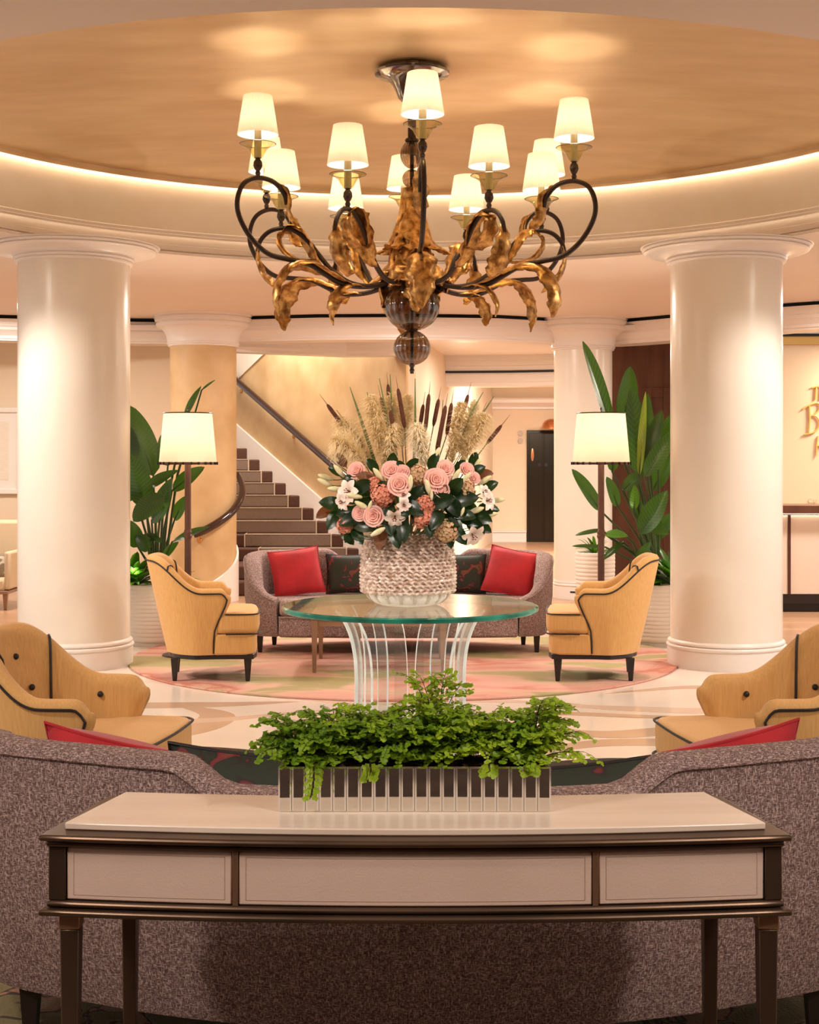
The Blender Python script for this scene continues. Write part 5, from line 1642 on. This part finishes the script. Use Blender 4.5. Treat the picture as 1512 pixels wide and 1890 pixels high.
pot(-2.16, 12.25, .25, .52, 'white ribbed pot beside the left column')
pot(2.13, 12.25, .25, .52, 'white ribbed pot beside the right column')
pot(1.93, 14.9, .20, .62, 'white pot further back behind the right floor lamp')
banana_plant(-2.16, 12.25, .50, 'tall bird of paradise plant between the left column and floor lamp', [
    (283, 878, 238, 748, 27, .15, (.5, -1, .1), 'leaf_dark'), (268, 935, 240, 838, 24, -.12, (.3, -1, .2), 'leaf_mid'), (300, 915, 246, 962, 22, -.25, (.1, -.8, .6), 'leaf_mid'),
    (288, 965, 318, 882, 18, -.05, (-.5, -1, .2), 'leaf_mid'), (340, 772, 372, 712, 8, .1, (-.6, -1, .3), 'leaf_mid'), (318, 905, 378, 862, 16, .05, (-.2, -1, .5), 'leaf_dark'),
    (318, 1000, 388, 972, 11, -.2, (.1, -.6, .8), 'leaf_dark'), (262, 905, 330, 868, 14, .0, (.1, -.7, .7), 'leaf_mid'), (255, 1010, 238, 960, 16, -.1, (.3, -1, .2), 'leaf_dark'),
    (268, 985, 300, 1002, 9, -.1, (0, -.6, .8), 'leaf_dark'), (280, 960, 304, 935, 15, -.2, (-.3, -1, .4), 'leaf_mid'), (372, 720, 398, 701, 2.5, .1, (-.6, -1, .3), 'leaf_mid'),
    (248, 840, 212, 770, 20, .1, (.4, -1, .2), 'leaf_dark'), (250, 920, 205, 880, 18, -.05, (.3, -1, .3), 'leaf_mid'),
    (276, 1015, 252, 985, 14, -.15, (.2, -1, .4), 'leaf_mid'), (300, 1030, 330, 1000, 9, -.1, (-.2, -1, .5), 'leaf_mid'), (310, 860, 300, 800, 15, .25, (.1, -1, .1), 'leaf_dark'), (322, 960, 345, 915, 12, .2, (-.2, -1, .3), 'leaf_dark')], 12.2)
banana_plant(2.13, 12.25, .50, 'tall bird of paradise plant in front of the walnut panelled wall', [
    (1128, 790, 1076, 630, 19, .15, (.9, -1, .1), 'leaf_mid'), (1150, 790, 1163, 676, 21, .2, (.2, -1, .1), 'leaf_dark'), (1178, 875, 1166, 712, 20, -.05, (.15, -1, .1), 'leaf_mid'),
    (1180, 880, 1192, 722, 8, -.12, (-.7, -1, .1), 'leaf_lime'), (1196, 820, 1196, 726, 12, .1, (-.5, -1, .1), 'leaf_dark'), (1192, 850, 1222, 757, 15, -.1, (-.4, -1, .2), 'leaf_dark'),
    (1190, 880, 1250, 790, 17, -.2, (-.3, -.9, .4), 'leaf_mid'), (1108, 942, 1056, 866, 14, -.15, (.5, -1, .2), 'leaf_dark'), (1182, 985, 1232, 905, 20, -.25, (-.4, -1, .3), 'leaf_mid'),
    (1188, 968, 1236, 985, 15, -.2, (0, -.8, .6), 'leaf_mid'), (1140, 935, 1120, 880, 12, .05, (.3, -1, .2), 'leaf_mid'), (1150, 905, 1190, 868, 13, .1, (-.2, -1, .4), 'leaf_mid'),
    (1110, 978, 1062, 988, 6, -.1, (.2, -.6, .8), 'leaf_mid'), (1118, 1010, 1056, 1008, 6, -.15, (.1, -.6, .8), 'leaf_mid'), (1115, 985, 1160, 990, 12, -.1, (0, -.6, .8), 'leaf_bright'),
    (1170, 940, 1172, 895, 9, 0, (0, -1, .2), 'leaf_bright'), (1215, 830, 1245, 760, 14, 0, (-.3, -1, .2), 'leaf_mid'), (1150, 1000, 1110, 1035, 7, -.1, (.2, -.6, .8), 'leaf_dark'),
    (1185, 960, 1160, 905, 13, .15, (.2, -1, .2), 'leaf_mid'), (1200, 1000, 1246, 945, 15, .1, (-.3, -1, .2), 'leaf_dark'), (1205, 905, 1240, 840, 15, .2, (-.3, -1, .2), 'leaf_dark'), (1130, 870, 1135, 800, 13, .3, (.1, -1, .1), 'leaf_dark'), (1175, 1040, 1200, 1000, 10, -.2, (-.2, -1, .4), 'leaf_mid'), (1160, 860, 1205, 830, 14, .25, (-.1, -1, .4), 'leaf_mid')], 12.2)
def low_plant(x, y, z, r, label, nl, seed, red=True, cat='plant'):
    rnd = random.Random(seed)
    t = thing('leafy_underplant', label, cat, (x, y, z), 0, 'low plants in the pots')
    for k in range(nl):
        a = rnd.uniform(0, 2 * PI); el = rnd.uniform(.15, 1.1)
        L = r * rnd.uniform(.6, 1.15)
        dv = Vector((math.cos(a) * math.cos(el), math.sin(a) * math.cos(el), math.sin(el)))
        T = dv * L + Vector((0, 0, -.02))
        m_ = 'bromeliad_red' if red and rnd.random() < .12 else ('leaf_bright' if rnd.random() < .7 else 'leaf_mid')
        leaf_grid(dv * .02, T, L * rnd.uniform(.06, .13), Vector((0, 0, L * .2)), Vector((-dv.x * .4, -dv.y * .4 - .2, 1)), .2, 7, 5).build('leaf', m_, t, smooth=True, angle=180)
    return t
low_plant(-2.34, 12.15, .50, .36, 'bright green leafy plants at the foot of the left bird of paradise', 100, 3)
low_plant(-1.98, 12.17, .50, .22, 'spiky green plants in the left pot next to the lamp pole', 24, 4)
low_plant(2.26, 12.15, .50, .36, 'bright green leafy plants in the right pot against the column', 100, 5)
low_plant(1.96, 12.17, .50, .22, 'spiky plants with orange tips in the right pot next to the lamp pole', 24, 6)
low_plant(1.93, 14.9, .60, .24, 'dark bushy plant in the pot further back behind the right lamp', 34, 8, False)
# garden up-lights inside the two pots
for x in (-2.30, 2.27):
    light('SPOT', 'pot_uplight', (x, 11.98, .60), 3, (0.95, 1.0, 0.55), .03, (R(160), 0, 0), spot=120, blend=.8)
